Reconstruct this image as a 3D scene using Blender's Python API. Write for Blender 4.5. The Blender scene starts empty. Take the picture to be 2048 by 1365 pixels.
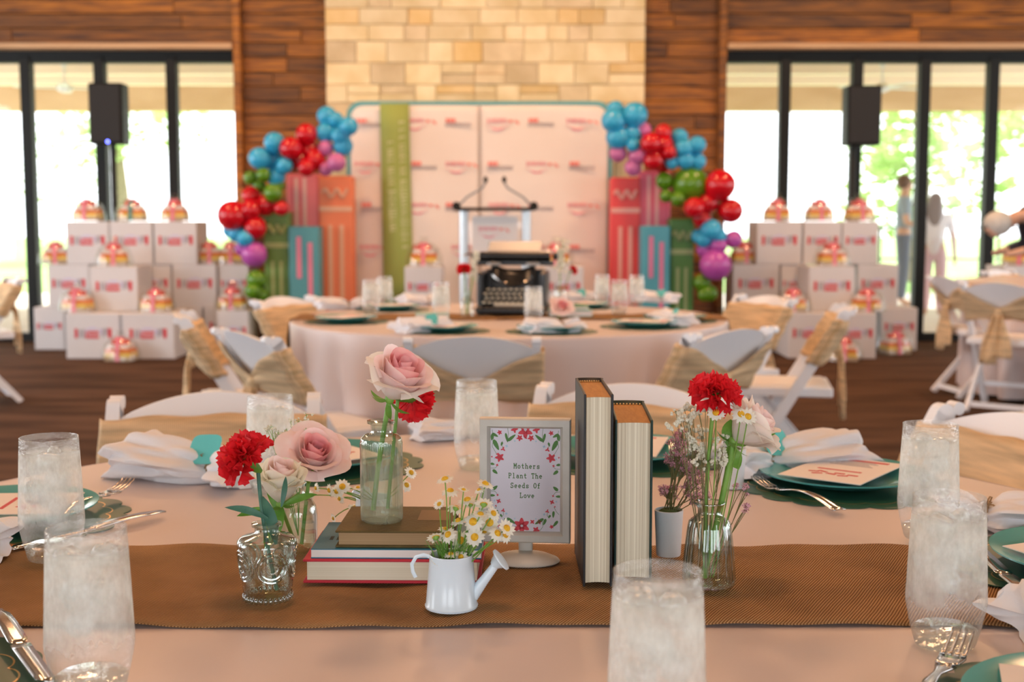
import bpy, bmesh, math, random
from mathutils import Vector, Matrix, Quaternion
R = math.radians
PI = math.pi
random.seed(11)
sc = bpy.context.scene
col = sc.collection

# ---------------------------------------------------------------- camera
CAM = Vector((0.0, 0.0, 1.17))
PITCH = R(5.53)
FPX = 2500.0
cam_data = bpy.data.cameras.new('camera')
cam = bpy.data.objects.new('camera', cam_data)
col.objects.link(cam)
cam.location = CAM
cam.rotation_euler = (R(90) - PITCH, 0, 0)
cam_data.sensor_width = 36.0
cam_data.lens = 36.0 * FPX / 2048.0
cam_data.clip_start = 0.05
cam_data.clip_end = 300
cam_data.dof.use_dof = True
cam_data.dof.focus_distance = 1.40
cam_data.dof.aperture_fstop = 6.4
sc.camera = cam

# ---------------------------------------------------------------- view, world, sun, window light
sc.view_settings.view_transform = 'Standard'
sc.view_settings.look = 'None'
sc.view_settings.gamma = 1.0
sc.view_settings.use_curve_mapping = False
sc.view_settings.exposure = 0.0

world = bpy.data.worlds.new('world')
sc.world = world
world.use_nodes = True
wn = world.node_tree.nodes
wn['Background'].inputs['Color'].default_value = (0.93, 0.97, 1.0, 1)
wn['Background'].inputs['Strength'].default_value = 4.2

sun_data = bpy.data.lights.new('sun', 'SUN')
sun_data.energy = 9.0
sun_data.angle = R(2)
sun_data.color = (1.0, 0.95, 0.86)
sun = bpy.data.objects.new('sun', sun_data)
col.objects.link(sun)
sun.rotation_euler = (R(-50), 0, R(-18))


def area_light(name, loc, rot, sx, sy, power, color):
    d = bpy.data.lights.new(name, 'AREA')
    d.shape = 'RECTANGLE'
    d.size = sx
    d.size_y = sy
    d.energy = power
    d.color = color
    o = bpy.data.objects.new(name, d)
    col.objects.link(o)
    o.location = loc
    o.rotation_euler = rot
    return o


DAY = (0.87, 0.92, 1.0)
# daylight entering through the windows of the walls beside and behind the camera
for k, yy in enumerate((1.5, 5.5, 9.2)):
    area_light('daylight_left', (-7.95, yy, 1.75), (0, R(-90), 0), 2.4, 2.6, (42, 130, 60)[k], DAY)
    area_light('daylight_right', (7.95, yy, 1.75), (0, R(90), 0), 2.4, 2.6, 30, DAY)
for xx in (-4.2, 0.0, 4.2):
    area_light('daylight_front', (xx, -5.95, 1.8), (R(90), 0, 0), 3.0, 2.5, 52, DAY)

# ---------------------------------------------------------------- helpers
FW = Vector((0, math.cos(PITCH), -math.sin(PITCH)))
UPV = Vector((0, math.sin(PITCH), math.cos(PITCH)))


def ray(x, y):
    return FW + Vector((1, 0, 0)) * ((x - 1024.0) / FPX) - UPV * ((y - 682.5) / FPX)


def at_y(x, y, Y):
    d = ray(x, y)
    return CAM + d * (Y / d.y)


def at_z(x, y, z):
    d = ray(x, y)
    return CAM + d * ((z - CAM.z) / d.z)


def lerp(a, b, t):
    return a + (b - a) * t


def tag(o, label=None, cat=None, group=None, kind=None):
    if label: o['label'] = label
    if cat: o['category'] = cat
    if group: o['group'] = group
    if kind: o['kind'] = kind
    return o


def thing(name, label, cat, loc=(0, 0, 0), rz=0.0, group=None, kind=None):
    o = bpy.data.objects.new(name, None)
    o.empty_display_size = 0.05
    col.objects.link(o)
    o.location = loc
    o.rotation_euler = (0, 0, rz)
    return tag(o, label, cat, group, kind)


def dup(root, loc=None, rz=None, label=None, parent=None, group=None):
    c = root.copy()
    col.objects.link(c)
    c.parent = parent
    if loc is not None: c.location = loc
    if rz is not None: c.rotation_euler = (0, 0, rz)
    if label: c['label'] = label
    if group: c['group'] = group
    for ch in list(root.children):
        dup(ch, parent=c)
    return c


def inst(mesh, name, parent=None, loc=(0, 0, 0), rot=(0, 0, 0), scale=(1, 1, 1)):
    o = bpy.data.objects.new(name, mesh)
    col.objects.link(o)
    o.parent = parent
    o.location = loc
    if isinstance(rot, Quaternion):
        o.rotation_mode = 'QUATERNION'
        o.rotation_quaternion = rot
    else:
        o.rotation_euler = rot
    o.scale = scale
    return o


class MB:
    def __init__(s):
        s.v = []
        s.f = []

    def add(s, vs, fs, M=None):
        o = len(s.v)
        if M is not None:
            s.v += [tuple(M @ Vector(v)) for v in vs]
        else:
            s.v += [tuple(v) for v in vs]
        s.f += [tuple(i + o for i in f) for f in fs]
        return s

    def box(s, c, d, M=None, b=0.0):
        x, y, z = d[0] / 2, d[1] / 2, d[2] / 2
        cx, cy, cz = c
        if b <= 0:
            vs = [(cx + sx * x, cy + sy * y, cz + sz * z) for sx in (-1, 1) for sy in (-1, 1) for sz in (-1, 1)]
            fs = [(0, 1, 3, 2), (4, 6, 7, 5), (0, 4, 5, 1), (2, 3, 7, 6), (0, 2, 6, 4), (1, 5, 7, 3)]
            return s.add(vs, fs, M)
        b = min(b, x * .95, y * .95, z * .95)
        vs, ix = [], {}
        for sx in (-1, 1):
            for sy in (-1, 1):
                for sz in (-1, 1):
                    for a in range(3):
                        q = [sx * (x - b), sy * (y - b), sz * (z - b)]
                        q[a] += (sx, sy, sz)[a] * b
                        ix[(sx, sy, sz, a)] = len(vs)
                        vs.append((cx + q[0], cy + q[1], cz + q[2]))
        fs = []
        I = ix
        for sg in (-1, 1):
            fs.append(tuple(I[(sg, p, q, 0)] for p, q in ((-1, -1), (1, -1), (1, 1), (-1, 1))))
            fs.append(tuple(I[(p, sg, q, 1)] for p, q in ((-1, -1), (1, -1), (1, 1), (-1, 1))))
            fs.append(tuple(I[(p, q, sg, 2)] for p, q in ((-1, -1), (1, -1), (1, 1), (-1, 1))))
        for p in (-1, 1):
            for q in (-1, 1):
                fs.append((I[(-1, p, q, 1)], I[(1, p, q, 1)], I[(1, p, q, 2)], I[(-1, p, q, 2)]))
                fs.append((I[(p, -1, q, 0)], I[(p, 1, q, 0)], I[(p, 1, q, 2)], I[(p, -1, q, 2)]))
                fs.append((I[(p, q, -1, 0)], I[(p, q, 1, 0)], I[(p, q, 1, 1)], I[(p, q, -1, 1)]))
                for r in (-1, 1):
                    fs.append((I[(p, q, r, 0)], I[(p, q, r, 1)], I[(p, q, r, 2)]))
        return s.add(vs, fs, M)

    def lathe(s, prof, n=24, M=None, rfun=None):
        vs, fs = [], []
        for (r, z) in prof:
            for i in range(n):
                a = 2 * PI * i / n
                rr = r * (rfun(a, z) if rfun else 1)
                vs.append((rr * math.cos(a), rr * math.sin(a), z))
        for k in range(len(prof) - 1):
            for i in range(n):
                j = (i + 1) % n
                fs.append((k * n + i, k * n + j, (k + 1) * n + j, (k + 1) * n + i))
        if prof[0][0] > 1e-5: fs.append(tuple(range(n))[::-1]) if prof[0] != prof[-1] else None
        if prof[-1][0] > 1e-5 and prof[0] != prof[-1]: fs.append(tuple((len(prof) - 1) * n + i for i in range(n)))
        return s.add(vs, [f for f in fs if f], M)

    def shell(s, prof, n=24, M=None, rfun=None):
        """lathe without caps"""
        vs, fs = [], []
        for (r, z) in prof:
            for i in range(n):
                a = 2 * PI * i / n
                rr = r * (rfun(a, z) if rfun else 1)
                vs.append((rr * math.cos(a), rr * math.sin(a), z))
        for k in range(len(prof) - 1):
            for i in range(n):
                j = (i + 1) % n
                fs.append((k * n + i, k * n + j, (k + 1) * n + j, (k + 1) * n + i))
        return s.add(vs, fs, M)

    def tube(s, pts, r, n=8, M=None, flat=None):
        pts = [Vector(p) for p in pts]
        m = len(pts)
        rs = r if isinstance(r, (list, tuple)) else [r] * m
        vs, fs = [], []
        up = None
        for i, p in enumerate(pts):
            t = (pts[min(i + 1, m - 1)] - pts[max(i - 1, 0)]).normalized()
            if up is None:
                up = Vector((0, 0, 1)) if abs(t.z) < .9 else Vector((1, 0, 0))
            u = (up - t * up.dot(t))
            if u.length < 1e-5:
                u = t.orthogonal()
            u.normalize()
            up = u
            w = t.cross(u)
            for k in range(n):
                a = 2 * PI * (k + .5) / n
                f = flat or 1.0
                vs.append(p + (u * math.cos(a) * f + w * math.sin(a)) * rs[i])
        for i in range(m - 1):
            for k in range(n):
                j = (k + 1) % n
                fs.append((i * n + k, i * n + j, (i + 1) * n + j, (i + 1) * n + k))
        fs.append(tuple(range(n))[::-1])
        fs.append(tuple((m - 1) * n + k for k in range(n)))
        return s.add(vs, fs, M)

    def bar(s, a, b, w, h, M=None):
        """rectangular bar from a to b; w along x-ish, h other"""
        a, b = Vector(a), Vector(b)
        t = (b - a).normalized()
        sx = Vector((1, 0, 0)) if abs(t.x) < .9 else Vector((0, 1, 0))
        u = (sx - t * sx.dot(t)).normalized() * (w / 2)
        q = t.cross(u).normalized() * (h / 2)
        vs = [p + u * i + q * j for p in (a, b) for i, j in ((-1, -1), (1, -1), (1, 1), (-1, 1))]
        fs = [(0, 1, 2, 3), (4, 7, 6, 5), (0, 4, 5, 1), (1, 5, 6, 2), (2, 6, 7, 3), (3, 7, 4, 0)]
        return s.add(vs, fs, M)

    def prism(s, poly, z0, z1, M=None):
        n = len(poly)
        vs = [(x, y, z0) for x, y in poly] + [(x, y, z1) for x, y in poly]
        fs = [tuple(range(n))[::-1], tuple(range(n, 2 * n))]
        fs += [(i, (i + 1) % n, n + (i + 1) % n, n + i) for i in range(n)]
        return s.add(vs, fs, M)

    def grid(s, fn, nu, nv, M=None, wrap=False):
        vs, fs = [], []
        for j in range(nv + 1):
            for i in range(nu + (0 if wrap else 1)):
                vs.append(fn(i / nu, j / nv))
        w = nu if wrap else nu + 1
        for j in range(nv):
            for i in range(nu):
                a = j * w + i
                b = j * w + (i + 1) % w if wrap else a + 1
                fs.append((a, b, b + w, a + w))
        return s.add(vs, fs, M)

    def ball(s, c, r, nu=14, nv=9, sc3=(1, 1, 1), M=None):
        vs, fs = [], []
        vs.append((c[0], c[1], c[2] - r * sc3[2]))
        for j in range(1, nv):
            t = PI * j / nv
            for i in range(nu):
                a = 2 * PI * i / nu
                vs.append((c[0] + r * sc3[0] * math.sin(t) * math.cos(a), c[1] + r * sc3[1] * math.sin(t) * math.sin(a), c[2] - r * sc3[2] * math.cos(t)))
        vs.append((c[0], c[1], c[2] + r * sc3[2]))
        for i in range(nu):
            fs.append((0, 1 + (i + 1) % nu, 1 + i))
            fs.append((len(vs) - 1, 1 + (nv - 2) * nu + i, 1 + (nv - 2) * nu + (i + 1) % nu))
        for j in range(nv - 2):
            for i in range(nu):
                k = (i + 1) % nu
                fs.append((1 + j * nu + i, 1 + j * nu + k, 1 + (j + 1) * nu + k, 1 + (j + 1) * nu + i))
        return s.add(vs, fs, M)

    def mesh(s, name, mat, smooth=35):
        me = bpy.data.meshes.new(name)
        me.from_pydata(s.v, [], s.f)
        bm = bmesh.new()
        bm.from_mesh(me)
        bmesh.ops.recalc_face_normals(bm, faces=bm.faces)
        bm.to_mesh(me)
        bm.free()
        if mat: me.materials.append(mat)
        if smooth:
            me.polygons.foreach_set('use_smooth', [True] * len(me.polygons))
            me.set_sharp_from_angle(angle=R(smooth))
        return me

    def build(s, name, mat, parent=None, smooth=35, loc=(0, 0, 0), rot=(0, 0, 0), solid=0, sub=0):
        o = inst(s.mesh(name, mat, smooth), name, parent, loc, rot)
        if solid:
            m = o.modifiers.new('solid', 'SOLIDIFY')
            m.thickness = solid
            m.offset = 0
        if sub:
            m = o.modifiers.new('sub', 'SUBSURF')
            m.levels = sub
            m.render_levels = sub
        return o


def T(x=0, y=0, z=0):
    return Matrix.Translation((x, y, z))


def RX(a): return Matrix.Rotation(a, 4, 'X')
def RY(a): return Matrix.Rotation(a, 4, 'Y')
def RZ(a): return Matrix.Rotation(a, 4, 'Z')


# ---------------------------------------------------------------- materials
def nodes_of(name):
    m = bpy.data.materials.new(name)
    m.use_nodes = True
    nt = m.node_tree
    return m, nt, nt.nodes, nt.links, nt.nodes['Principled BSDF']


def mat(name, c, rough=.5, metal=0., c2=None, nscale=8., stretch=(1, 1, 1), lo=.35, hi=.65, bump=0., bscale=None, spec=.5,
        rnd=0., transl=0., detail=4., sheen=0.):
    m, nt, N, L, P = nodes_of(name)
    P.inputs['Roughness'].default_value = rough
    P.inputs['Metallic'].default_value = metal
    P.inputs['Specular IOR Level'].default_value = spec
    if sheen:
        P.inputs['Sheen Weight'].default_value = sheen
    P.inputs['Base Color'].default_value = (*c, 1)
    tc = N.new('ShaderNodeTexCoord')
    src = None
    if c2 is not None or bump:
        mp = N.new('ShaderNodeMapping')
        mp.inputs['Scale'].default_value = stretch
        L.new(tc.outputs['Object'], mp.inputs['Vector'])
        nz = N.new('ShaderNodeTexNoise')
        nz.inputs['Scale'].default_value = nscale
        nz.inputs['Detail'].default_value = detail
        L.new(mp.outputs['Vector'], nz.inputs['Vector'])
        if rnd:
            oi = N.new('ShaderNodeObjectInfo')
            add = N.new('ShaderNodeVectorMath')
            add.operation = 'ADD'
            L.new(mp.outputs['Vector'], add.inputs[0])
            mul = N.new('ShaderNodeMath')
            mul.operation = 'MULTIPLY'
            mul.inputs[1].default_value = 37.0
            L.new(oi.outputs['Random'], mul.inputs[0])
            L.new(mul.outputs[0], add.inputs[1])
            L.new(add.outputs[0], nz.inputs['Vector'])
        if c2 is not None:
            cr = N.new('ShaderNodeValToRGB')
            cr.color_ramp.elements[0].position = lo
            cr.color_ramp.elements[1].position = hi
            cr.color_ramp.elements[0].color = (*c, 1)
            cr.color_ramp.elements[1].color = (*c2, 1)
            L.new(nz.outputs['Fac'], cr.inputs['Fac'])
            src = cr.outputs['Color']
        if bump:
            bp = N.new('ShaderNodeBump')
            bp.inputs['Strength'].default_value = bump
            bp.inputs['Distance'].default_value = .01
            if bscale:
                nb = N.new('ShaderNodeTexNoise')
                nb.inputs['Scale'].default_value = bscale
                nb.inputs['Detail'].default_value = 3
                L.new(mp.outputs['Vector'], nb.inputs['Vector'])
                L.new(nb.outputs['Fac'], bp.inputs['Height'])
            else:
                L.new(nz.outputs['Fac'], bp.inputs['Height'])
            L.new(bp.outputs['Normal'], P.inputs['Normal'])
    if rnd:
        oi2 = N.new('ShaderNodeObjectInfo')
        hs = N.new('ShaderNodeHueSaturation')
        mr = N.new('ShaderNodeMapRange')
        mr.inputs['To Min'].default_value = 1 - rnd
        mr.inputs['To Max'].default_value = 1 + rnd
        L.new(oi2.outputs['Random'], mr.inputs['Value'])
        L.new(mr.outputs[0], hs.inputs['Value'])
        if src is not None:
            L.new(src, hs.inputs['Color'])
        else:
            hs.inputs['Color'].default_value = (*c, 1)
        src = hs.outputs['Color']
    if src is not None:
        L.new(src, P.inputs['Base Color'])
    if transl:
        tr = N.new('ShaderNodeBsdfTranslucent')
        if src is not None: L.new(src, tr.inputs['Color'])
        else: tr.inputs['Color'].default_value = (*c, 1)
        mx = N.new('ShaderNodeMixShader')
        mx.inputs[0].default_value = transl
        L.new(P.outputs[0], mx.inputs[1])
        L.new(tr.outputs[0], mx.inputs[2])
        L.new(mx.outputs[0], N['Material Output'].inputs['Surface'])
    return m


def weave(name, c, c2, period=.0018, rough=.9, bump=.5, rot=0., transl=0., mottle=0.25, nst=(1, 1, 1)):
    """ribbed cloth"""
    m, nt, N, L, P = nodes_of(name)
    P.inputs['Roughness'].default_value = rough
    P.inputs['Specular IOR Level'].default_value = .15
    tc = N.new('ShaderNodeTexCoord')
    mp = N.new('ShaderNodeMapping')
    mp.inputs['Rotation'].default_value = (0, 0, rot)
    L.new(tc.outputs['Object'], mp.inputs['Vector'])
    wv = N.new('ShaderNodeTexWave')
    wv.bands_direction = 'X'
    wv.inputs['Scale'].default_value = 2 * PI / (20 * period)
    wv.inputs['Distortion'].default_value = 1.2
    wv.inputs['Detail'].default_value = 2
    wv.inputs['Detail Scale'].default_value = .4
    L.new(mp.outputs['Vector'], wv.inputs['Vector'])
    nz = N.new('ShaderNodeTexNoise')
    nz.inputs['Scale'].default_value = 9
    nz.inputs['Detail'].default_value = 5
    mp2 = N.new('ShaderNodeMapping')
    mp2.inputs['Scale'].default_value = nst
    L.new(tc.outputs['Object'], mp2.inputs['Vector'])
    L.new(mp2.outputs['Vector'], nz.inputs['Vector'])
    mx = N.new('ShaderNodeMix')
    mx.data_type = 'RGBA'
    mx.inputs[6].default_value = (*c, 1)
    mx.inputs[7].default_value = (*c2, 1)
    L.new(wv.outputs['Fac'], mx.inputs[0])
    hs = N.new('ShaderNodeHueSaturation')
    mr = N.new('ShaderNodeMapRange')
    mr.inputs['From Min'].default_value = .3
    mr.inputs['From Max'].default_value = .7
    mr.inputs['To Min'].default_value = 1 - mottle
    mr.inputs['To Max'].default_value = 1 + mottle
    L.new(nz.outputs['Fac'], mr.inputs['Value'])
    L.new(mr.outputs[0], hs.inputs['Value'])
    L.new(mx.outputs[2], hs.inputs['Color'])
    L.new(hs.outputs['Color'], P.inputs['Base Color'])
    bp = N.new('ShaderNodeBump')
    bp.inputs['Strength'].default_value = bump
    bp.inputs['Distance'].default_value = .001
    L.new(wv.outputs['Fac'], bp.inputs['Height'])
    L.new(bp.outputs['Normal'], P.inputs['Normal'])
    if transl:
        tr = N.new('ShaderNodeBsdfTranslucent')
        L.new(hs.outputs['Color'], tr.inputs['Color'])
        ms = N.new('ShaderNodeMixShader')
        ms.inputs[0].default_value = transl
        L.new(P.outputs[0], ms.inputs[1])
        L.new(tr.outputs[0], ms.inputs[2])
        L.new(ms.outputs[0], N['Material Output'].inputs['Surface'])
    return m


def thin_glass(name, tint=(1, 1, 1), edge=.75, base=.05, rough=.02, frost=None, bump=0., bscale=150, power=3.0):
    """thin clear glass: see-through with fresnel-like gloss; frost = (colour, lo, hi, scale, z profile) for condensation"""
    m, nt, N, L, P = nodes_of(name)
    N.remove(P)
    out = N['Material Output']
    tr = N.new('ShaderNodeBsdfTransparent')
    tr.inputs['Color'].default_value = (*tint, 1)
    gl = N.new('ShaderNodeBsdfGlossy')
    gl.inputs['Roughness'].default_value = rough
    lw = N.new('ShaderNodeLayerWeight')
    lw.inputs['Blend'].default_value = .5
    pw = N.new('ShaderNodeMath')
    pw.operation = 'POWER'
    pw.inputs[1].default_value = power
    L.new(lw.outputs['Facing'], pw.inputs[0])
    mr = N.new('ShaderNodeMapRange')
    mr.inputs['To Min'].default_value = base
    mr.inputs['To Max'].default_value = edge
    L.new(pw.outputs[0], mr.inputs['Value'])
    ms = N.new('ShaderNodeMixShader')
    L.new(mr.outputs[0], ms.inputs[0])
    L.new(tr.outputs[0], ms.inputs[1])
    L.new(gl.outputs[0], ms.inputs[2])
    tc = N.new('ShaderNodeTexCoord')
    if bump:
        nb = N.new('ShaderNodeTexNoise')
        nb.inputs['Scale'].default_value = bscale
        nb.inputs['Detail'].default_value = 3
        L.new(tc.outputs['Object'], nb.inputs['Vector'])
        bp = N.new('ShaderNodeBump')
        bp.inputs['Strength'].default_value = bump
        bp.inputs['Distance'].default_value = .002
        L.new(nb.outputs['Fac'], bp.inputs['Height'])
        L.new(bp.outputs['Normal'], gl.inputs['Normal'])
    last = ms.outputs[0]
    if frost:
        fc, lo, hi, scale, zs = frost
        df = N.new('ShaderNodeBsdfDiffuse')
        df.inputs['Color'].default_value = (*fc, 1)
        tl = N.new('ShaderNodeBsdfTranslucent')
        tl.inputs['Color'].default_value = (*fc, 1)
        m2 = N.new('ShaderNodeMixShader')
        m2.inputs[0].default_value = .5
        L.new(df.outputs[0], m2.inputs[1])
        L.new(tl.outputs[0], m2.inputs[2])
        nz = N.new('ShaderNodeTexNoise')
        nz.inputs['Scale'].default_value = scale
        nz.inputs['Detail'].default_value = 6
        nz.inputs['Roughness'].default_value = .6
        mpp = N.new('ShaderNodeMapping')
        mpp.inputs['Scale'].default_value = (1, 1, .55)
        L.new(tc.outputs['Object'], mpp.inputs['Vector'])
        oi = N.new('ShaderNodeObjectInfo')
        ad = N.new('ShaderNodeVectorMath')
        ad.operation = 'ADD'
        L.new(mpp.outputs[0], ad.inputs[0])
        L.new(oi.outputs['Random'], ad.inputs[1])
        L.new(ad.outputs[0], nz.inputs['Vector'])
        mr2 = N.new('ShaderNodeMapRange')
        mr2.inputs['From Min'].default_value = .3
        mr2.inputs['From Max'].default_value = .7
        mr2.inputs['To Min'].default_value = lo
        mr2.inputs['To Max'].default_value = hi
        L.new(nz.outputs['Fac'], mr2.inputs['Value'])
        sep = N.new('ShaderNodeSeparateXYZ')
        L.new(tc.outputs['Object'], sep.inputs[0])
        cr = N.new('ShaderNodeValToRGB')
        cr.color_ramp.elements[0].position = zs[0][0]
        cr.color_ramp.elements[0].color = (zs[0][1],) * 3 + (1,)
        cr.color_ramp.elements[1].position = zs[-1][0]
        cr.color_ramp.elements[1].color = (zs[-1][1],) * 3 + (1,)
        for p, v in zs[1:-1]:
            e = cr.color_ramp.elements.new(p)
            e.color = (v, v, v, 1)
        mz = N.new('ShaderNodeMath')
        mz.operation = 'MULTIPLY'
        mz.inputs[1].default_value = 5.0
        L.new(sep.outputs['Z'], mz.inputs[0])
        L.new(mz.outputs[0], cr.inputs['Fac'])
        mm = N.new('ShaderNodeMath')
        mm.operation = 'MULTIPLY'
        L.new(mr2.outputs[0], mm.inputs[0])
        L.new(cr.outputs['Color'], mm.inputs[1])
        m3 = N.new('ShaderNodeMixShader')
        L.new(mm.outputs[0], m3.inputs[0])
        L.new(last, m3.inputs[1])
        L.new(m2.outputs[0], m3.inputs[2])
        last = m3.outputs[0]
    L.new(last, out.inputs['Surface'])
    return m


def emit(name, c, s):
    m, nt, N, L, P = nodes_of(name)
    P.inputs['Base Color'].default_value = (*c, 1)
    P.inputs['Emission Color'].default_value = (*c, 1)
    P.inputs['Emission Strength'].default_value = s
    return m


M = {}
M['carpet'] = mat('carpet', (.050, .026, .014), .95, c2=(.115, .062, .036), nscale=3.2, stretch=(.35, 1.6, 1), bump=.25, bscale=90, spec=.1)
M['wood'] = mat('walnut_plank', (.045, .011, .001), .5, c2=(.44, .155, .008), nscale=5.5, stretch=(.5, 1, 9), lo=.3, hi=.75, rnd=.45, bump=.05)
M['woodplain'] = mat('walnut_wall', (.10, .035, .012), .5, c2=(.2, .07, .02), nscale=4, stretch=(.4, 1, 8))
M['trimwood'] = mat('light_trim_wood', (.50, .30, .15), .5, c2=(.62, .40, .22), nscale=4, stretch=(.4, 1, 6))
M['stone'] = mat('limestone', (.74, .59, .31), .85, c2=(.88, .75, .47), nscale=3.5, rnd=.10, bump=.5, bscale=14)
M['stone2'] = mat('tan_limestone', (.68, .47, .18), .85, c2=(.80, .60, .30), nscale=3.5, rnd=.10, bump=.5, bscale=14)
M['stone3'] = mat('grey_limestone', (.62, .49, .28), .85, c2=(.78, .64, .40), nscale=4.5, rnd=.10, bump=.5, bscale=14)
M['mortar'] = mat('mortar', (.70, .57, .35), .9)
M['plaster'] = mat('plaster', (.36, .27, .19), .85)
M['ceil'] = mat('ceiling_wood', (.22, .13, .07), .7, c2=(.28, .17, .09), nscale=3)
M['black'] = mat('black_frame', (.006, .007, .006), .55, spec=.3)
M['blackgrille'] = mat('black_grille', (.012, .012, .012), .7, bump=.3, bscale=300)
M['pane'] = thin_glass('window_pane', edge=.5, base=.03)
M['concrete'] = mat('patio_concrete', (.62, .60, .55), .9, c2=(.7, .68, .63), nscale=2)
M['lawn'] = mat('lawn', (.16, .30, .06), .95, c2=(.30, .44, .13), nscale=1.2)
M['porchwood'] = mat('porch_wood', (.58, .40, .22), .6, c2=(.68, .50, .30), nscale=3, stretch=(.3, 1, 1), rnd=.1)
M['leaf'] = mat('tree_leaf', (.40, .56, .18), .6, c2=(.58, .72, .34), nscale=.8, transl=.45)
M['bark'] = mat('bark', (.20, .15, .10), .9, c2=(.3, .23, .16), nscale=12)
M['fanwhite'] = mat('fan_white', (.75, .76, .74), .5)
M['white'] = mat('white_resin', (.86, .87, .90), .35)
M['seat'] = mat('white_vinyl_seat', (.84, .82, .80), .4)
M['burlap'] = weave('burlap', (.66, .46, .25), (.86, .67, .43), period=.004, bump=.4, transl=.2, mottle=.26, nst=(.5, 2, 7))
M['runner'] = weave('burlap_runner', (.15, .064, .020), (.50, .29, .13), period=.0030, bump=.9, rot=R(28), mottle=.22)
M['cloth'] = mat('tablecloth', (.655, .56, .535), .40, bump=.12, nscale=2.2, spec=.5)
M['napkin'] = mat('napkin_cloth', (.88, .87, .89), .8, spec=.2, bump=.15, bscale=60, transl=.12)
M['teal'] = mat('teal_card', (.10, .52, .50), .6)
M['tealplate'] = mat('teal_plate', (.10, .42, .42), .16, spec=.6)
M['twine'] = mat('jute_twine', (.34, .22, .11), .9)
M['matgreen'] = mat('green_placemat', (.018, .10, .055), .38)
M['gold'] = mat('gold_line', (.75, .5, .2), .35, metal=.8)
M['paper'] = mat('paper', (.86, .80, .76), .65)
M['print_red'] = mat('print_red', (.60, .04, .06), .6)
M['print_pink'] = mat('print_pink', (.85, .30, .36), .7)
M['print_coral'] = mat('print_coral', (.88, .24, .20), .7)
M['print_grey'] = mat('print_grey', (.38, .36, .40), .7)
M['print_lav'] = mat('print_lavender', (.58, .55, .72), .7)
M['print_green'] = mat('print_green', (.08, .20, .05), .7)
M['print_blue'] = mat('print_blue', (.35, .52, .62), .7)
M['ink'] = mat('ink', (.05, .06, .05), .7)
M['steel'] = mat('polished_steel', (.72, .70, .68), .16, metal=1.0)
ZS = ((0.0, .25), (.06, .10), (.20, .22), (.34, .72), (.56, .95), (.63, .75), (.67, .20), (.735, .12))
M['tumbler'] = thin_glass('condensation_glass', edge=.55, base=.06, rough=.10, frost=((.94, .97, .93), .28, 1.0, 42, ZS), bump=.9, bscale=260, power=2.0)
M['tumbase'] = thin_glass('thick_glass_base', tint=(.93, .97, .95), edge=.7, base=.12, rough=.04, bump=.6, bscale=80)
M['ice'] = thin_glass('ice', tint=(.95, .97, .97), edge=.6, base=.12, rough=.12, frost=((.92, .95, .95), .12, .5, 50, ((0, 1), (1, 1))), bump=.8, bscale=120)
M['water'] = thin_glass('water', tint=(.97, .985, .975), edge=.35, base=.03, rough=.02)
M['vaseglass'] = thin_glass('clear_vase_glass', tint=(.94, .98, .96), edge=.95, base=.06, rough=.02, power=1.7)
M['greenvase'] = thin_glass('pale_green_ribbed_glass', tint=(.84, .90, .84), edge=.85, base=.10, rough=.04, power=1.6, frost=((.74, .82, .68), .15, .30, 40, ((0, 1), (.33, 1), (.345, .45), (.46, .3), (.6, .1))))
M['emboss'] = thin_glass('embossed_glass_relief', tint=(.86, .92, .89), edge=.95, base=.22, rough=.03, power=1.3)
M['wrap'] = thin_glass('cellophane', tint=(.96, .98, .96), edge=.5, base=.07, rough=.08, bump=.8, bscale=20)
M['redcover'] = mat('red_book_cloth', (.55, .02, .045), .55)
M['bluecover'] = mat('blue_book_cover', (.015, .16, .26), .5)
M['olive'] = mat('olive_book_cloth', (.105, .068, .014), .7, c2=(.14, .095, .025), nscale=30, bump=.2, bscale=300)
M['olivelabel'] = mat('olive_book_emblem', (.22, .12, .04), .6)
M['pages'] = mat('page_block', (.62, .54, .40), .8, c2=(.84, .77, .62), nscale=26, stretch=(1, .02, .02) , lo=.3, hi=.7)
M['pagesflat'] = mat('page_block_flat', (.70, .63, .46), .8, c2=(.84, .78, .62), nscale=26, stretch=(.02, .02, 18), lo=.3, hi=.7)
M['pagesv'] = mat('page_block_upright', (.52, .43, .28), .8, c2=(.90, .83, .66), nscale=34, stretch=(18, .02, .02), lo=.3, hi=.65)
M['pagesold'] = mat('old_page_block', (.34, .21, .10), .85, c2=(.48, .32, .17), nscale=26, stretch=(.02, .02, 18), lo=.3, hi=.7)
M['porchbeam'] = mat('porch_beam', (.95, .84, .66), .6)
M['pagetop'] = mat('golden_page_top', (.48, .20, .025), .6, c2=(.56, .25, .04), nscale=40, stretch=(8, 1, 1))  # golden-brown colour for the top of the upright page blocks
M['blackcover'] = mat('black_book_cloth', (.012, .013, .016), .45)
M['greencover'] = mat('dark_green_book_cloth', (.006, .035, .028), .45)
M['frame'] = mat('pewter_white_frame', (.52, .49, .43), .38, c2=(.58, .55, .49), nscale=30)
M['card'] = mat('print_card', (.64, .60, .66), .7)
M['enamel'] = mat('white_enamel', (.72, .84, .93), .2)
M['cupwhite'] = mat('white_cup', (.80, .84, .88), .35)
M['rose_in'] = mat('rose_pink_petal', (.88, .40, .42), .6, c2=(.95, .60, .58), nscale=40, transl=.35)
M['rose_mid'] = mat('rose_blush_petal', (.96, .74, .71), .6, c2=(.98, .87, .83), nscale=40, transl=.35)
M['rose_out'] = mat('rose_cream_petal', (.95, .91, .83), .6, c2=(.97, .88, .84), nscale=35, transl=.35)
M['rose_cream'] = mat('rose_ivory_petal', (.92, .91, .76), .6, c2=(.96, .92, .84), nscale=35, transl=.35)
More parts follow.
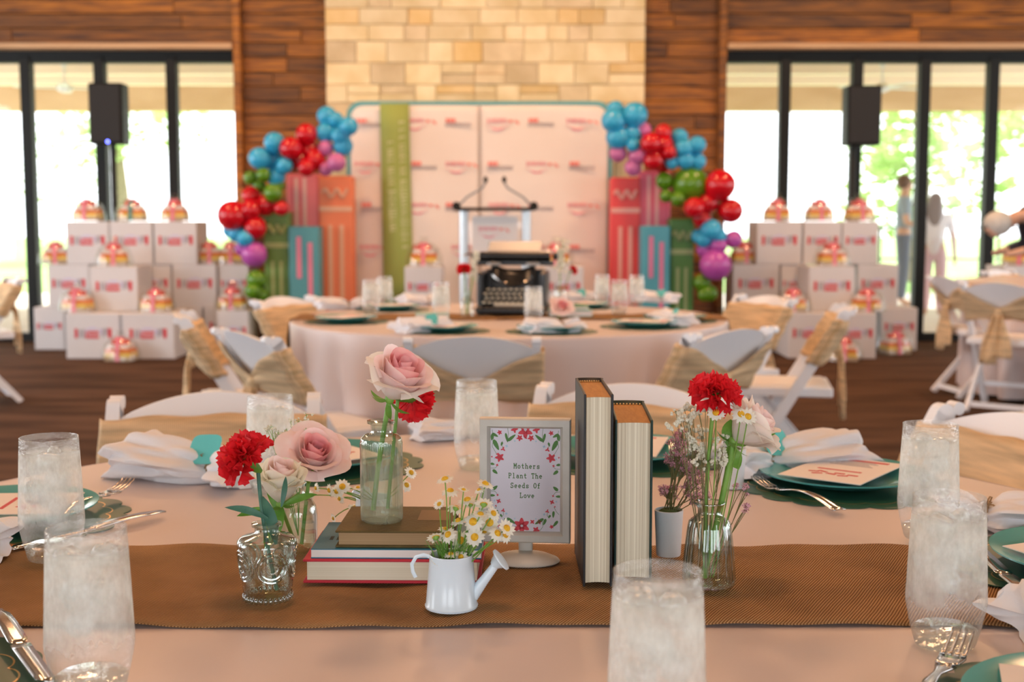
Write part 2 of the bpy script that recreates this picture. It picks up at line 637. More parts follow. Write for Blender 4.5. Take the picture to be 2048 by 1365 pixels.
M['carn'] = mat('carnation_red', (.62, .004, .012), .65, c2=(.86, .02, .03), nscale=60, transl=.25)
M['stem'] = mat('green_stem', (.13, .30, .035), .5, c2=(.22, .40, .07), nscale=50)
M['stemdark'] = mat('blue_green_stem', (.035, .13, .09), .5, c2=(.07, .2, .13), nscale=50)
M['sepal'] = mat('green_leaf', (.09, .26, .025), .45, c2=(.20, .40, .07), nscale=40, transl=.2)
M['daisy'] = mat('daisy_petal', (.90, .89, .80), .6, transl=.3)
M['daisyc'] = mat('daisy_centre', (.78, .40, .012), .7, c2=(.9, .55, .03), nscale=300, bump=.6)
M['gyp'] = mat('baby_breath', (.86, .84, .70), .7, transl=.2)
M['limon'] = mat('limonium_pink', (.60, .28, .40), .7, c2=(.78, .48, .58), nscale=120, transl=.2)
M['drystem'] = mat('brown_stem', (.16, .15, .05), .7)
M['moss'] = mat('moss', (.05, .085, .015), .95, c2=(.10, .13, .04), nscale=80, bump=.8)
try:
    sc.cycles.transparent_max_bounces = 24
    sc.cycles.max_bounces = 10
except Exception:
    pass

# ================================================================= SETTING
WY = 12.0           # back wall plane
HALF = 8.0
CEIL = 4.6
FRONT = -6.0


def struct(name, mb, m, label, cat, parent=None, smooth=0):
    o = mb.build(name, m, parent, smooth=smooth)
    if parent is None:
        tag(o, label, cat, kind='structure')
    return o


struct('floor', MB().box((0, (FRONT + WY) / 2, -.05), (2 * HALF + .4, WY - FRONT + .4, .1)), M['carpet'],
       'dark brown streaky carpet covering the hall floor', 'floor')
struct('ceiling', MB().box((0, (FRONT + WY) / 2, CEIL + .05), (2 * HALF + .4, WY - FRONT + .4, .1)), M['ceil'],
       'wooden ceiling above the hall', 'ceiling')


def side_wall(name, x, label):
    mb = MB()
    mb.box((x, (FRONT + WY) / 2, .25), (.2, WY - FRONT, .5))
    mb.box((x, (FRONT + WY) / 2, (3.05 + CEIL) / 2), (.2, WY - FRONT, CEIL - 3.05))
    edges = [FRONT] + [v for yy in (1.5, 5.5, 9.2) for v in (yy - 1.3, yy + 1.3)] + [WY]
    for a, b in zip(edges[0::2], edges[1::2]):
        mb.box((x, (a + b) / 2, 1.775), (.2, b - a, 2.55))
    struct(name, mb, M['plaster'], label, 'wall')


side_wall('wall_left', -8.1, 'left side wall of the hall with tall windows')
side_wall('wall_right', 8.1, 'right side wall of the hall with tall windows')
mb = MB()
mb.box((0, -6.1, .25), (16, .2, .5))
mb.box((0, -6.1, 3.85), (16, .2, 1.5))
for a, b in ((-8, -5.7), (-2.7, -1.5), (1.5, 2.7), (5.7, 8)):
    mb.box(((a + b) / 2, -6.1, 1.8), (b - a, .2, 2.6))
struct('wall_front', mb, M['plaster'], 'wall behind the viewer with wide windows', 'wall')

# back wall: dark walnut planks, stone chimney, two window walls
XL, XR = at_y(481, 300, WY).x, at_y(1441, 300, WY).x
SL, SR = at_y(653, 100, WY - .1).x, at_y(1289, 100, WY - .1).x
HZ = 2.765
wb = MB()
wb.box(((XL + SL) / 2, WY + .15, CEIL / 2), (SL - XL, .2, CEIL))
wb.box(((XR + SR) / 2, WY + .15, CEIL / 2), (XR - SR, .2, CEIL))
wb.box(((-8 + XL) / 2, WY + .15, (HZ + CEIL) / 2), (XL + 8, .2, CEIL - HZ))
wb.box(((8 + XR) / 2, WY + .15, (HZ + CEIL) / 2), (8 - XR, .2, CEIL - HZ))
wall_back = struct('wall_back', wb, M['woodplain'], 'dark walnut plank wall around the windows and stone chimney', 'wall')
rp = random.Random(3)
PH = .135
for side in (0, 1):
    xa, xb = (XL + .02, SL) if side == 0 else (SR, XR - .02)
    z = 0.0
    while z < 3.6:
        cuts = [xa, xb] if rp.random() < .6 else [xa, lerp(xa, xb, rp.uniform(.3, .7)), xb]
        for a, b in zip(cuts[:-1], cuts[1:]):
            MB().box(((a + b) / 2, WY + .03 + rp.uniform(-.006, .006), z + PH / 2), (b - a - .004, .05, PH - .006), b=.004).build('plank', M['wood'], wall_back, smooth=0)
        z += PH
for side in (0, 1):
    xa, xb = (-6.4, XL - .03) if side == 0 else (XR + .03, 6.4)
    z = HZ + .07
    while z < 3.6:
        x = xa
        while x < xb - .05:
            w = rp.uniform(1.1, 2.2)
            e = min(x + w, xb)
            if xb - e < .35: e = xb
            MB().box(((x + e) / 2, WY + .03 + rp.uniform(-.006, .006), z + PH / 2), (e - x - .004, .05, PH - .006), b=.004).build('plank', M['wood'], wall_back, smooth=0)
            x = e
        z += PH
for k, (x, nm) in enumerate(((XL, 'left'), (XR, 'right'))):
    struct('trim_%d' % (k + 1), MB().box((x, WY - .02, 2.3), (.07, .14, 4.6), b=.008), M['wood'], 'vertical walnut trim post beside the %s windows' % nm, 'trim')
for k, (a, b, nm) in enumerate(((-8, XL - .04, 'left'), (XR + .04, 8, 'right'))):
    struct('trim_%d' % (k + 3), MB().box(((a + b) / 2, WY - .03, HZ + .03), (b - a, .16, .055), b=.006), M['trimwood'], 'pale wood ledge above the %s window row' % nm, 'trim')

# stone chimney
sy = WY - .12
chim = struct('wall_chimney', MB().box(((SL + SR) / 2, WY + .04, CEIL / 2), (SR - SL - .04, .3, CEIL)), M['mortar'],
              'cream limestone chimney breast rising behind the book backdrop', 'chimney')
z = 0.0
rs = random.Random(8)
while z < 3.7:
    h = rs.choice((.13, .15, .17, .2)) if z > 1.7 else .22
    x = SL
    while x < SR - .02:
        w = rs.uniform(.18, .46) if z > 1.7 else rs.uniform(.4, .7)
        e = min(x + w, SR)
        if SR - e < .14: e = SR
        parts = [(z, h)]
        if h > .16 and z > 1.7 and rs.random() < .3:
            parts = [(z, h * .5), (z + h * .5, h * .5)]
        for zz, hh in parts:
            d = rs.uniform(.06, .08)
            m = rs.choices((M['stone'], M['stone2'], M['stone3']), (6, 1.4, 2))[0]
            MB().box(((x + e) / 2, sy - d / 2 + .03, zz + hh / 2), (e - x - .005, d, hh - .005), b=.005).build('stone', m, chim, smooth=0)
        x = e
    z += h

# windows
def window(name, xs, x0, x1, label):
    w = thing(name, label, 'window', (0, WY + .1, 0), kind='structure')
    fr = MB()
    fr.box(((x0 + x1) / 2, 0, HZ - .055), (x1 - x0, .12, .11))
    fr.box(((x0 + x1) / 2, 0, .04), (x1 - x0, .12, .08))
    fr.build('window_frame', M['black'], w, smooth=0)
    for x in xs:
        MB().box((x, -.01, HZ / 2), (.098, .13, HZ - .1), b=.006).build('mullion', M['black'], w, smooth=0)
    ed = [x0] + list(xs) + [x1]
    for a, b in zip(ed[:-1], ed[1:]):
        MB().box(((a + b) / 2, .02, HZ / 2 - .03), (b - a - .08, .008, HZ - .22)).build('pane', M['pane'], w, smooth=0)
    return w


mxl = [at_y(x, 300, WY + .1).x for x in (60, 206, 349)]
sp = mxl[1] - mxl[0]
mxl = [mxl[0] - 3 * sp, mxl[0] - 2 * sp, mxl[0] - sp] + mxl
window('window_1', mxl, -8.0, XL - .02, 'black framed folding glass doors left of the chimney')
mxr = [at_y(x, 300, WY + .1).x for x in (1566, 1709, 1843, 1979)]
mxr = mxr + [mxr[-1] + sp, mxr[-1] + 2 * sp, mxr[-1] + 3 * sp]
window('window_2', mxr, XR + .02, 8.0, 'black framed folding glass doors right of the chimney')

# outside
struct('patio', MB().box((0, 16.2, -.06), (30, 8, .1)), M['concrete'], 'pale concrete patio outside the glass doors', 'patio')
struct('lawn', MB().box((0, 55, -.12), (140, 70, .1)), M['lawn'], 'green lawn beyond the covered patio', 'lawn')
pc = struct('porch_ceiling', MB().box((0, 16.3, 3.30), (30, 7.8, .06)), M['porchwood'], 'pale timber porch ceiling with cross beams outside', 'porch ceiling')
for yy in (13.2, 14.5, 15.8, 17.1, 18.4):
    MB().box((0, yy, 3.2), (30, .16, .16)).build('beam', M['porchbeam'], pc, smooth=0)
MB().box((0, 19.9, 3.08), (30, .25, .42)).build('beam', M['porchwood'], pc, smooth=0)


def fan(p, label):
    f = thing('ceiling_fan', label, 'fan', p, group='porch ceiling fans')
    MB().lathe([(.02, -.14), (.09, -.02), (.09, 0)], 14).build('canopy_mount', M['fanwhite'], f)
    MB().tube([(0, 0, -.1), (0, 0, -.36)], .014).build('down_rod', M['fanwhite'], f)
    MB().lathe([(.03, -.46), (.10, -.43), (.11, -.38), (.05, -.34)], 16).build('motor_housing', M['fanwhite'], f)
    for k in range(4):
        MB().box((.36, 0, -.40), (.52, .12, .012), RZ(k * PI / 2 + .3) @ RX(0)).build('blade', M['fanwhite'], f, smooth=0)


fl = at_y(128, 128, 16.4); fl.z = 3.27
fr_ = at_y(1765, 140, 16.4); fr_.z = 3.27
fan(fl, 'white porch ceiling fan outside the left windows')
fan(fr_, 'white porch ceiling fan outside the right windows')


def tree(x, y, h, r, label, seed, n=2600):
    rr = random.Random(seed)
    t = thing('tree', label, 'tree', (x, y, -.07), group='trees beyond the patio')
    MB().tube([(0, 0, 0), (.1, 0, h * .3), (-.05, .1, h * .62)], [r * .09, r * .07, r * .03], 9).build('trunk', M['bark'], t)
    mb = MB()
    cl = [(rr.uniform(-.65, .65) * r, rr.uniform(-.65, .65) * r, h * rr.uniform(.22, .92), r * rr.uniform(.3, .5)) for _ in range(13)]
    for k in range(n):
        c = rr.choice(cl)
        d = Vector((rr.gauss(0, 1), rr.gauss(0, 1), rr.gauss(0, 1))).normalized() * c[3] * rr.uniform(.6, 1.05)
        s = rr.uniform(.09, .2)
        Mx = T(c[0] + d.x, c[1] + d.y, c[2] + d.z) @ RZ(rr.uniform(0, 6.3)) @ RX(rr.uniform(0, 6.3))
        mb.add([(-s, 0, 0), (0, -s * .5, .02), (s, 0, 0), (0, s * .5, .02)], [(0, 1, 2, 3)], Mx)
    o = mb.build('foliage', M['leaf'], t, smooth=0)
    o['kind'] = 'stuff'


tree(8.2, 25.5, 6.6, 2.3, 'leafy tree beyond the patio between the first right doors', 1)
tree(12.6, 29, 7.2, 2.6, 'broad leafy tree beyond the patio behind the right speaker', 2)
tree(14.2, 23.5, 6.4, 2.2, 'light green tree farthest right beyond the patio', 3)
tree(-12.5, 40, 7.0, 3.0, 'distant pale tree beyond the lawn left of the speaker', 4, 1600)
tree(-20.5, 36, 8.0, 3.2, 'distant pale tree at the far left beyond the lawn', 5, 1600)
# patio railing on the right
rl = thing('railing', 'thin dark metal railing along the far edge of the patio', 'railing', (0, 20.1, 0))
for x in [4 + .95 * k for k in range(13)]:
    MB().tube([(x, 0, -.02), (x, 0, 1.05)], .02, 6).build('post', M['black'], rl)
for z in (.55, 1.05):
    MB().tube([(4, 0, z), (15.4, 0, z)], .014, 6).build('rail', M['black'], rl)

# ceiling lamps (warm), each a recessed fixture with its own light
WARM = (1.0, .54, .28)
lamp_glass = emit('lamp_glow', (1.0, .55, .26), 6)
k = 0
for yy, nm in ((1.4, 'near table'), (5.2, 'far table'), (9.3, 'gift boxes')):
    for xx, sd in ((-3.4, 'left of'), (0.0, 'over'), (3.4, 'right of')):
        lp = thing('ceiling_lamp', 'round recessed warm ceiling lamp %s the %s' % (sd, nm), 'lamp', (xx, yy, CEIL), group='recessed ceiling lamps')
        MB().lathe([(.30, -.03), (.30, 0.0)], 24).build('lamp_ring', M['fanwhite'], lp)
        MB().lathe([(.24, -.04), (.24, -.028)], 24).build('lamp_lens', lamp_glass, lp)
        d = bpy.data.lights.new('lamp_light', 'AREA')
        d.shape = 'DISK'
        d.size = .5
        d.energy = {1.4: 25, 5.2: 44, 9.3: 84}[yy]
        d.color = WARM
        o = bpy.data.objects.new('lamp_light', d)
        col.objects.link(o)
        o.parent = lp
        o.location = (0, 0, -.06)

# ================================================================= TABLES
TZ = .76
NEAR = Vector((-.03, 1.475))
FAR = Vector((-.012, 5.27))
RIGHT = Vector((3.98, 8.35))
TR = .915


def table(c, nm):
    t = thing('round_table', 'round folding banquet table under the %s cloth' % nm, 'table', (c.x, c.y, 0))
    MB().lathe([(.88, TZ - .035), (.9, TZ - .03), (.9, TZ - .006), (.89, TZ - .004)], 48).build('tabletop', M['trimwood'], t)
    for a in (45, 135, 225, 315):
        x, y = .5 * math.cos(R(a)), .5 * math.sin(R(a))
        MB().tube([(x, y, TZ - .04), (x * 1.1, y * 1.1, 0.01)], .014).build('leg', M['steel'], t)


def cloth(c, label, seed, drop):
    rr = random.Random(seed)
    ph = [rr.uniform(0, 6.28) for _ in range(4)]
    mb = MB()
    n = 200
    prof = []
    for k in range(12):
        prof.append(('t', .03 + (TR - .03 - .012) * k / 11))
    for k in range(5):
        a = k / 4 * PI / 2
        prof.append(('e', (TR - .012 + .012 * math.sin(a), TZ - .012 + .012 * math.cos(a))))
    for k in range(1, 13):
        prof.append(('d', k / 12))

    def fn(u, v):
        i = round(v * (len(prof) - 1))
        kd, q = prof[i]
        a = u * 2 * PI
        ca, sa = math.cos(a), math.sin(a)
        if kd == 't':
            w = .0006 * math.sin(5 * q * 6 + 3 * a + ph[0]) * (q / TR)
            return (q * ca, q * sa, TZ + w)
        if kd == 'e':
            return (q[0] * ca, q[0] * sa, q[1])
        f = abs(math.sin(9 * a + ph[1] + .9 * math.sin(3 * a + ph[2]))) ** .55
        f2 = math.sin(29 * a + ph[3])
        amp = .17 * q ** .8
        rad = TR + amp * (f - .88) + .010 * q * f2
        return (rad * ca, rad * sa, TZ - .012 - drop * q)
    mb.grid(fn, n, len(prof) - 1, wrap=True)
    mb.add([(0.03 * math.cos(2 * PI * i / 24), .03 * math.sin(2 * PI * i / 24), TZ) for i in range(24)], [tuple(range(24))])
    o = mb.build('tablecloth', M['cloth'], smooth=60, loc=(c.x, c.y, 0))
    tag(o, label, 'tablecloth', 'blush round tablecloths')
    return o


table(NEAR, 'nearest')
table(FAR, 'middle')
table(RIGHT, 'right hand')
cloth(NEAR, 'blush satin cloth on the nearest round table', 1, .70)
cloth(FAR, 'blush cloth hanging in folds from the middle table with the typewriter', 2, .72)
cloth(RIGHT, 'pale cloth on the round table at the right edge', 3, .72)


def runner(c, y0, y1, x0, x1, label, wob, rz=0):
    def fn(u, v):
        x = lerp(x0, x1, u)
        y = lerp(y0, y1, v) + wob * (math.sin(x * 7 + v * 2) + .5 * math.sin(x * 17 + 1 + v))
        rad = math.hypot(x, y)
        z = TZ + .0035 + .0018 * math.sin(x * 23 + y * 9) * math.sin(y * 14 + x * 6 + 1) + .0012 * math.sin(x * 51 + y * 20)
        if rad > TR:
            over = rad - TR
            z = TZ + .004 - over * 6
            k = (TR + min(over, .012)) / rad
            x, y = x * k, y * k
        return (x, y, max(z, TZ - .32))
    o = MB().grid(fn, 180, 18).build('table_runner', M['runner'], smooth=60, loc=(c.x, c.y, 0), rot=(0, 0, rz), solid=.0012)
    tag(o, label, 'runner')
    return o


ry0 = at_z(1024, 1258, TZ).y - NEAR.y
ry1 = at_z(1024, 1096, TZ).y - NEAR.y
runner(NEAR, ry0, ry1, -.97, .97, 'brown ribbed burlap runner across the nearest table', .0035)
runner(FAR, -.16, .16, -.97, .97, 'brown burlap runner across the middle table', .004)

# ================================================================= CHAIRS
def chair_parts():
    t = thing('folding_chair', 'chair', 'chair', group='white folding chairs with burlap sashes')

    def back_y(z):      # line of the side posts
        return lerp(-.265, .215, (.80 - z) / .80)
    for s in (-1, 1):
        mb = MB()
        x = s * .208
        w = .014
        pts = [(.0, .222), (.4, -.02 + .0), (.62, back_y(.62)), (.765, back_y(.765))]
        sec = [(p[1], p[0]) for p in pts]
        # post as rectangular bars with a rounded scroll on top
        mb.bar((x, back_y(.004), .004), (x, back_y(.77), .77), .028, .046)
        mb.lathe([(.0231, -.014), (.0231, .014)], 18, T(x, back_y(.77), .77) @ RY(PI / 2))
        mb.lathe([(.014, -.0145), (.014, .0145)], 14, T(x, back_y(.79) - .02, .782) @ RY(PI / 2))
        mb.build('back_post', M['white'], t, smooth=30)
        mb = MB()
        mb.bar((s * .176, .13, .425), (s * .176, -.235, .004), .022, .036)
        mb.build('rear_leg', M['white'], t, smooth=0)
    mb = MB()
    mb.box((0, .0, .447), (.37, .39, .03), b=.012)
    mb.build('seat', M['seat'], t, smooth=30)
    mb = MB()
    for x in (-.186, .186):
        mb.box((x, 0, .435), (.02, .40, .04), b=.005)
    for y in (-.2, .2):
        mb.box((0, y, .435), (.39, .02, .04), b=.005)
    mb.build('seat_frame', M['white'], t, smooth=0)

    def rail(u, v):
        th = v * 2 * PI
        x = lerp(-.197, .197, u)
        e = 1 - (2 * u - 1) ** 2
        z0, z1 = .585, .752 + .046 * e ** .9
        # flattened loop section
        c, s_ = math.cos(th), math.sin(th)
        zc = (z0 + z1) / 2 + (z1 - z0) / 2 * max(-1, min(1, 1.25 * s_))
        y = back_y(zc) - .035 * e + .009 * (1 if c > 0 else -1) * min(1, abs(c) * 2.2)
        return (x, y, zc)
    mb = MB()
    mb.grid(lambda u, v: rail(v, u), 20, 18, wrap=True)
    mb.build('back_panel', M['white'], t, smooth=50)
    mb = MB()
    mb.bar((-.2, back_y(.14), .14), (.2, back_y(.14), .14), .02, .028)
    mb.build('front_stretcher', M['white'], t, smooth=0)
    mb = MB()
    mb.bar((-.17, -.20, .045), (.17, -.20, .045), .02, .03)
    mb.build('rear_stretcher', M['white'], t, smooth=0)
    # sash: wraps the back; flat band in front, pinched at a knot behind

    def sash(u, v):
        # u around loop : 0-.46 front left->right, .46-.5 wrap, .5-.96 back right->left
        if u < .46:
            s = u / .46
            x = lerp(-.228, .228, s)
            off, pinch = .034, 0.0
        elif u < .5:
            s = (u - .46) / .04
            x = .228 + .008 * math.sin(s * PI)
            off, pinch = lerp(.034, -.036, s), 0
        elif u < .96:
            s = (u - .5) / .46
            x = lerp(.228, -.228, s)
            q = 1 - abs(2 * s - 1)
            pinch = q ** 1.1
            off = -.036 - .03 * (1 - (2 * s - 1) ** 2) * .9
        else:
            s = (u - .96) / .04
            x = -.228 - .008 * math.sin(s * PI)
            off, pinch = lerp(-.036, .034, s), 0
        e = max(0, 1 - (abs(x) / .185) ** 2)
        top, bot = .757, .565
        if off < 0:
            top = lerp(.748, .640, pinch)
            bot = lerp(.555, .588, pinch)
        z = lerp(bot, top, v) + .003 * math.sin(x * 40 + v * 9)
        fold = .003 * math.sin(v * 17 + x * 12) * (1 if off > 0 else 1.5)
        y = back_y(z) + off + fold - (.030 * e if off > 0 else 0) - (.012 * e if off < 0 else 0)
        return (x, y, z)
    sh = MB().grid(sash, 70, 10, wrap=True).build('sash', M['burlap'], t, smooth=60, solid=.002)
    kb = back_y(.61) - .085
    mb = MB()
    mb.ball((0, kb, .61), .03, 12, 8, (.8, .7, 1.25))
    mb.build('knot', M['burlap'], sh, smooth=60)
    for s, ln in ((-1, .30), (1, .26)):
        def tail(u, v, s=s, ln=ln):
            w = lerp(.016, .05, min(1, v * 1.6))
            x = s * (.012 + .035 * v) + (u - .5) * 2 * w
            return (x, kb - .01 - .012 * math.sin(u * 9 + v * 3) - .02 * v ** .5, .605 - ln * v)
        MB().grid(tail, 10, 10).build('tail', M['burlap'], sh, smooth=60, solid=.002)
    return t


proto = chair_parts()
chairs = [
    # screen positions of the two post tops, table it faces, label
    ((210, 805), (648, 797), NEAR, 'white folding chair with flat burlap sash at the far left of the nearest table'),
    ((1068, 775), (1475, 792), NEAR, 'white folding chair with flat burlap sash behind the standing books'),
    ((1897, 815), (2190, 880), NEAR, 'white folding chair with burlap sash at the right side of the nearest table'),
    ((815, 679), (1074, 679), FAR, 'white folding chair seen from behind, tucked in front of the middle table'),
    ((428, 658), (562, 682), FAR, 'white folding chair with knotted burlap at the front left of the middle table'),
    ((1362, 674), (1557, 656), FAR, 'white folding chair with knotted burlap at the front right of the middle table'),
    ((378, 622), (362, 643), FAR, 'white folding chair seen edge-on at the left of the middle table'),
    ((1697, 626), (1676, 609), FAR, 'white folding chair seen edge-on at the right of the middle table'),
    ((504, 605), (631, 594), FAR, 'white folding chair behind the left rim of the middle table, facing forward'),
    ((1478, 592), (1585, 602), FAR, 'white folding chair behind the right rim of the middle table, facing forward'),
    ((15, 556), (45, 562), Vector((-4.3, 7.9)), 'white folding chair cut off by the left edge of the photo'),
    ((1852, 553), (1935, 561), RIGHT, 'white folding chair left of the right hand table'),
    ((1935, 568), (2060, 572), RIGHT, 'white folding chair with long legs in front of the right hand table'),
    ((1945, 546), (2045, 540), RIGHT, 'white folding chair behind the right hand table near the glass doors'),
]
for k, (pa, pb, c, lb) in enumerate(chairs):
    A, B = at_z(*pa, .785), at_z(*pb, .785)
    mid = (A + B) / 2
    dv = (B - A)
    nv = Vector((-dv.y, dv.x, 0)).normalized()
    if nv.dot(Vector((c.x, c.y, 0)) - Vector((mid.x, mid.y, 0))) < 0: nv = -nv
    o_ = mid + nv * .258
    rz = math.atan2(nv.y, nv.x) - PI / 2
    if k == 0:
        o = proto
        o.location = (o_.x, o_.y, 0)
        o.rotation_euler = (0, 0, rz)
        o['label'] = lb
    else:
        o = dup(proto, (o_.x, o_.y, 0), rz, lb)

# ================================================================= TUMBLERS
def tumbler_parts():
    t = thing('water_glass', 'glass', 'glass', group='iced water glasses')
    prof = [(.0275, .001), (.0288, .004), (.0335, .022), (.0376, .043), (.0378, .048), (.0367, .075), (.0352, .11), (.0338, .14), (.0336, .147), (.0324, .1472), (.0323, .140)]
    MB().shell(prof, 40).build('glass_body', M['tumbler'], t, smooth=40)
    MB().lathe([(.001, .0015), (.0272, .0015), (.0285, .005), (.0315, .016), (.028, .0185), (.001, .0175)], 32).build('thick_base', M['tumbase'], t, smooth=40)
    MB().lathe([(.001, .124), (.0340, .124), (.0342, .1225), (.001, .1225)], 32).build('water_surface', M['water'], t, smooth=30)
    rr = random.Random(5)
    pos = [(-.013, -.008, .119), (.014, .004, .122), (.001, .015, .112), (-.006, -.012, .097), (.015, -.006, .092), (-.015, .010, .083), (.008, .012, .072), (-.004, -.012, .066)]
    for (x, y, z) in pos:
        s = rr.uniform(.021, .026)
        Mx = T(x, y, z) @ RZ(rr.uniform(0, 6)) @ RX(rr.uniform(0, 1.5)) @ RY(rr.uniform(0, 1.5))
        MB().box((0, 0, 0), (s, s * rr.uniform(.7, 1), s * rr.uniform(.7, 1)), Mx, b=.005).build('ice_cube', M['ice'], t, smooth=50)
    return t


tum = tumbler_parts()
RIM = TZ + .147


def by_rim(x, y):
    p = at_z(x, y, RIM)
    return Vector((p.x, p.y, TZ + .0005))


RUN = .0075   # things standing on the runner
gl = [
    (by_rim(172, 1057), 'frosty water glass nearest the lower left corner'),
    (by_rim(98, 887), 'frosty water glass at the left edge behind another glass'),
    (by_rim(540, 793), 'water glass behind the red carnation in front of the left chair'),
    (by_rim(953, 762), 'water glass left of the picture frame at the far rim of the near table'),
    (by_rim(1316, 1143), 'frosty water glass in the foreground in front of the green book'),
    (by_rim(1899, 993), 'frosty water glass at the lower right beside the fork'),
    (by_rim(1861, 860), 'frosty water glass at the right, behind the lower right glass'),
]
for k, (p, lb) in enumerate(gl):
    p = p.copy()
    if ry0 + NEAR.y - .03 < p.y < ry1 + NEAR.y + .03: p.z = TZ + RUN
    if k == 0:
        tum.location = p
        tum['label'] = lb
    else:
        dup(tum, p, k * 1.3, lb)
farg = [(742, 632, 'leftmost glass on the middle table'), (770, 617, 'glass right behind the leftmost on the middle table'),
        (882, 640, 'glass left of the red carnation on the middle table'), (1067, 648, 'glass in front of the typewriter on the middle table'),
        (1204, 611, 'farthest of three clustered glasses on the middle table'), (1238, 633, 'nearest of three clustered glasses on the middle table'),
        (1273, 612, 'rightmost of three clustered glasses on the middle table')]
for k, (x, y, lb) in enumerate(farg):
    p = at_z(x, y, TZ)
    dup(tum, (p.x, p.y, TZ + (.009 if abs(p.y - FAR.y) < .2 else .001)), k, 'iced water ' + lb, group='iced water glasses on the middle table')

# ================================================================= PLACE SETTINGS
def scallop(r, n, amp, seg=8):
    pts = []
    for i in range(n):
        for k in range(seg):
            t = k / seg
            a = 2 * PI * (i + t) / n
            pts.append(((r + amp * math.sin(PI * t) ** .7) * math.cos(a), (r + amp * math.sin(PI * t) ** .7) * math.sin(a)))
    return pts


ME = {}
ME['mat'] = MB().prism(scallop(.160, 18, .012), 0, .0012).mesh('placemat', M['matgreen'], 0)


def ring_line():
    mb = MB()
    pts = scallop(.138, 18, .009)
    pts2 = [(x * .987, y * .987) for x, y in pts]
    n = len(pts)
    vs = [(x, y, .0016) for x, y in pts] + [(x, y, .0016) for x, y in pts2]
    mb.add(vs, [(i, (i + 1) % n, n + (i + 1) % n, n + i) for i in range(n)])
    return mb.mesh('gold_line', M['gold'], 0)


ME['line'] = ring_line()
ME['plate'] = MB().lathe([(.001, .003), (.075, .003), (.082, .006), (.118, .016), (.128, .019), (.1285, .021), (.117, .019), (.081, .009), (.072, .0065), (.001, .0065)], 48).mesh('plate', M['tealplate'], 50)


def fork_mesh():
    mb = MB()
    def handle(u, v):
        y = lerp(-.10, .045, v)
        w = lerp(.0105, .0035, min(1, v * 1.25)) + (.006 * max(0, v - .8) / .2)
        z = .004 + .009 * math.sin(v * PI) ** 1.2
        x = (u - .5) * 2 * w
        return (x, y, z - .6 * abs(x) * .25)
    mb.grid(handle, 4, 14)
    def head(u, v):
        y = lerp(.045, .07, v)
        w = lerp(.0095, .012, v)
        x = (u - .5) * 2 * w
        return (x, y, .004 - .004 * math.sin(v * PI * .5) + abs(x) * .1)
    mb.grid(head, 4, 4)
    for k in range(4):
        x = (k - 1.5) * .0062
        mb.grid(lambda u, v, x=x: (x + (u - .5) * lerp(.0042, .0018, v), lerp(.07, .112, v), .0005 + .008 * v * v), 1, 6)
    return mb.mesh('fork', M['steel'], 50)


def knife_mesh():
    mb = MB()
    mb.grid(lambda u, v: ((u - .5) * (.018 if .1 < v < .95 else .012), lerp(-.115, .01, v), .004 + .003 * math.sin(v * PI)), 3, 10)
    mb.grid(lambda u, v: (-.009 + u * lerp(.018, .006 if v > .9 else .016, v), lerp(.01, .125, v), .004 + .0004 * u), 2, 10)
    return mb.mesh('knife', M['steel'], 50)


ME['fork'] = fork_mesh()
ME['knife'] = knife_mesh()


def cutlery(kind, p, rz, label, tilt=0):
    o = inst(ME[kind], kind, None, p, (tilt, 0, rz))
    m = o.modifiers.new('solid', 'SOLIDIFY')
    m.thickness = .0018
    tag(o, label, kind, group='table %ss' % kind)
    return o


def menu_meshes():
    mb = MB()
    mb.box((0, 0, .0006), (.130, .190, .0012))
    base = mb.mesh('menu', M['paper'], 0)
    red = MB()
    for (x, y, a) in ((-.02, .050, .3), (.0, .046, -.2), (.02, .052, .5), (-.01, .036, .1), (.018, .034, -.4), (.03, .04, .2), (-.032, .04, 0)):
        red.box((0, 0, .0014), (.016, .006, .0004), T(x, y, 0) @ RZ(a))
    red.box((0, .012, .0014), (.07, .006, .0004))
    red.box((0, -.078, .0014), (.09, .010, .0004))
    gr = MB()
    for k in range(6):
        gr.box((0, -.035 - .008 * k, .0014), (.07 - .012 * (k % 3), .002, .0004))
    return base, red.mesh('menu_red', M['print_red'], 0), gr.mesh('menu_text', M['print_grey'], 0)


ME['menu'], ME['menured'], ME['menutext'] = menu_meshes()


def setting(c, ang, r, which, cutl=True, menu_rot=0, rise=0.0):
    """place setting at angle ang around table centre c"""
    a = R(ang)
    p = Vector((c.x + r * math.cos(a), c.y + r * math.sin(a), TZ + .0006 + rise))
    rz = a + PI / 2     # local +y points to the table centre
    pm = thing('placemat', 'scalloped dark green paper placemat %s' % which, 'placemat', p, rz, group='scalloped placemats')
    inst(ME['mat'], 'paper_mat', pm)
    inst(ME['line'], 'gold_line', pm)
    pl = inst(ME['plate'], 'plate', None, p + Vector((0, 0, .0018)), (0, 0, rz))
    tag(pl, 'glossy teal plate %s' % which, 'plate', 'teal plates')
    mn = thing('menu_card', 'cream menu card with red print %s' % which, 'card', p + Vector((0, 0, .0225)), rz + menu_rot, group='menu cards')
    inst(ME['menu'], 'card_sheet', mn)
    inst(ME['menured'], 'red_print', mn)['kind'] = 'stuff'
    inst(ME['menutext'], 'text_lines', mn)['kind'] = 'stuff'
    return p, rz


def off(p, rz, dx, dy, dz=0.0):
    return Vector((p.x + dx * math.cos(rz) - dy * math.sin(rz), p.y + dx * math.sin(rz) + dy * math.cos(rz), p.z + dz))


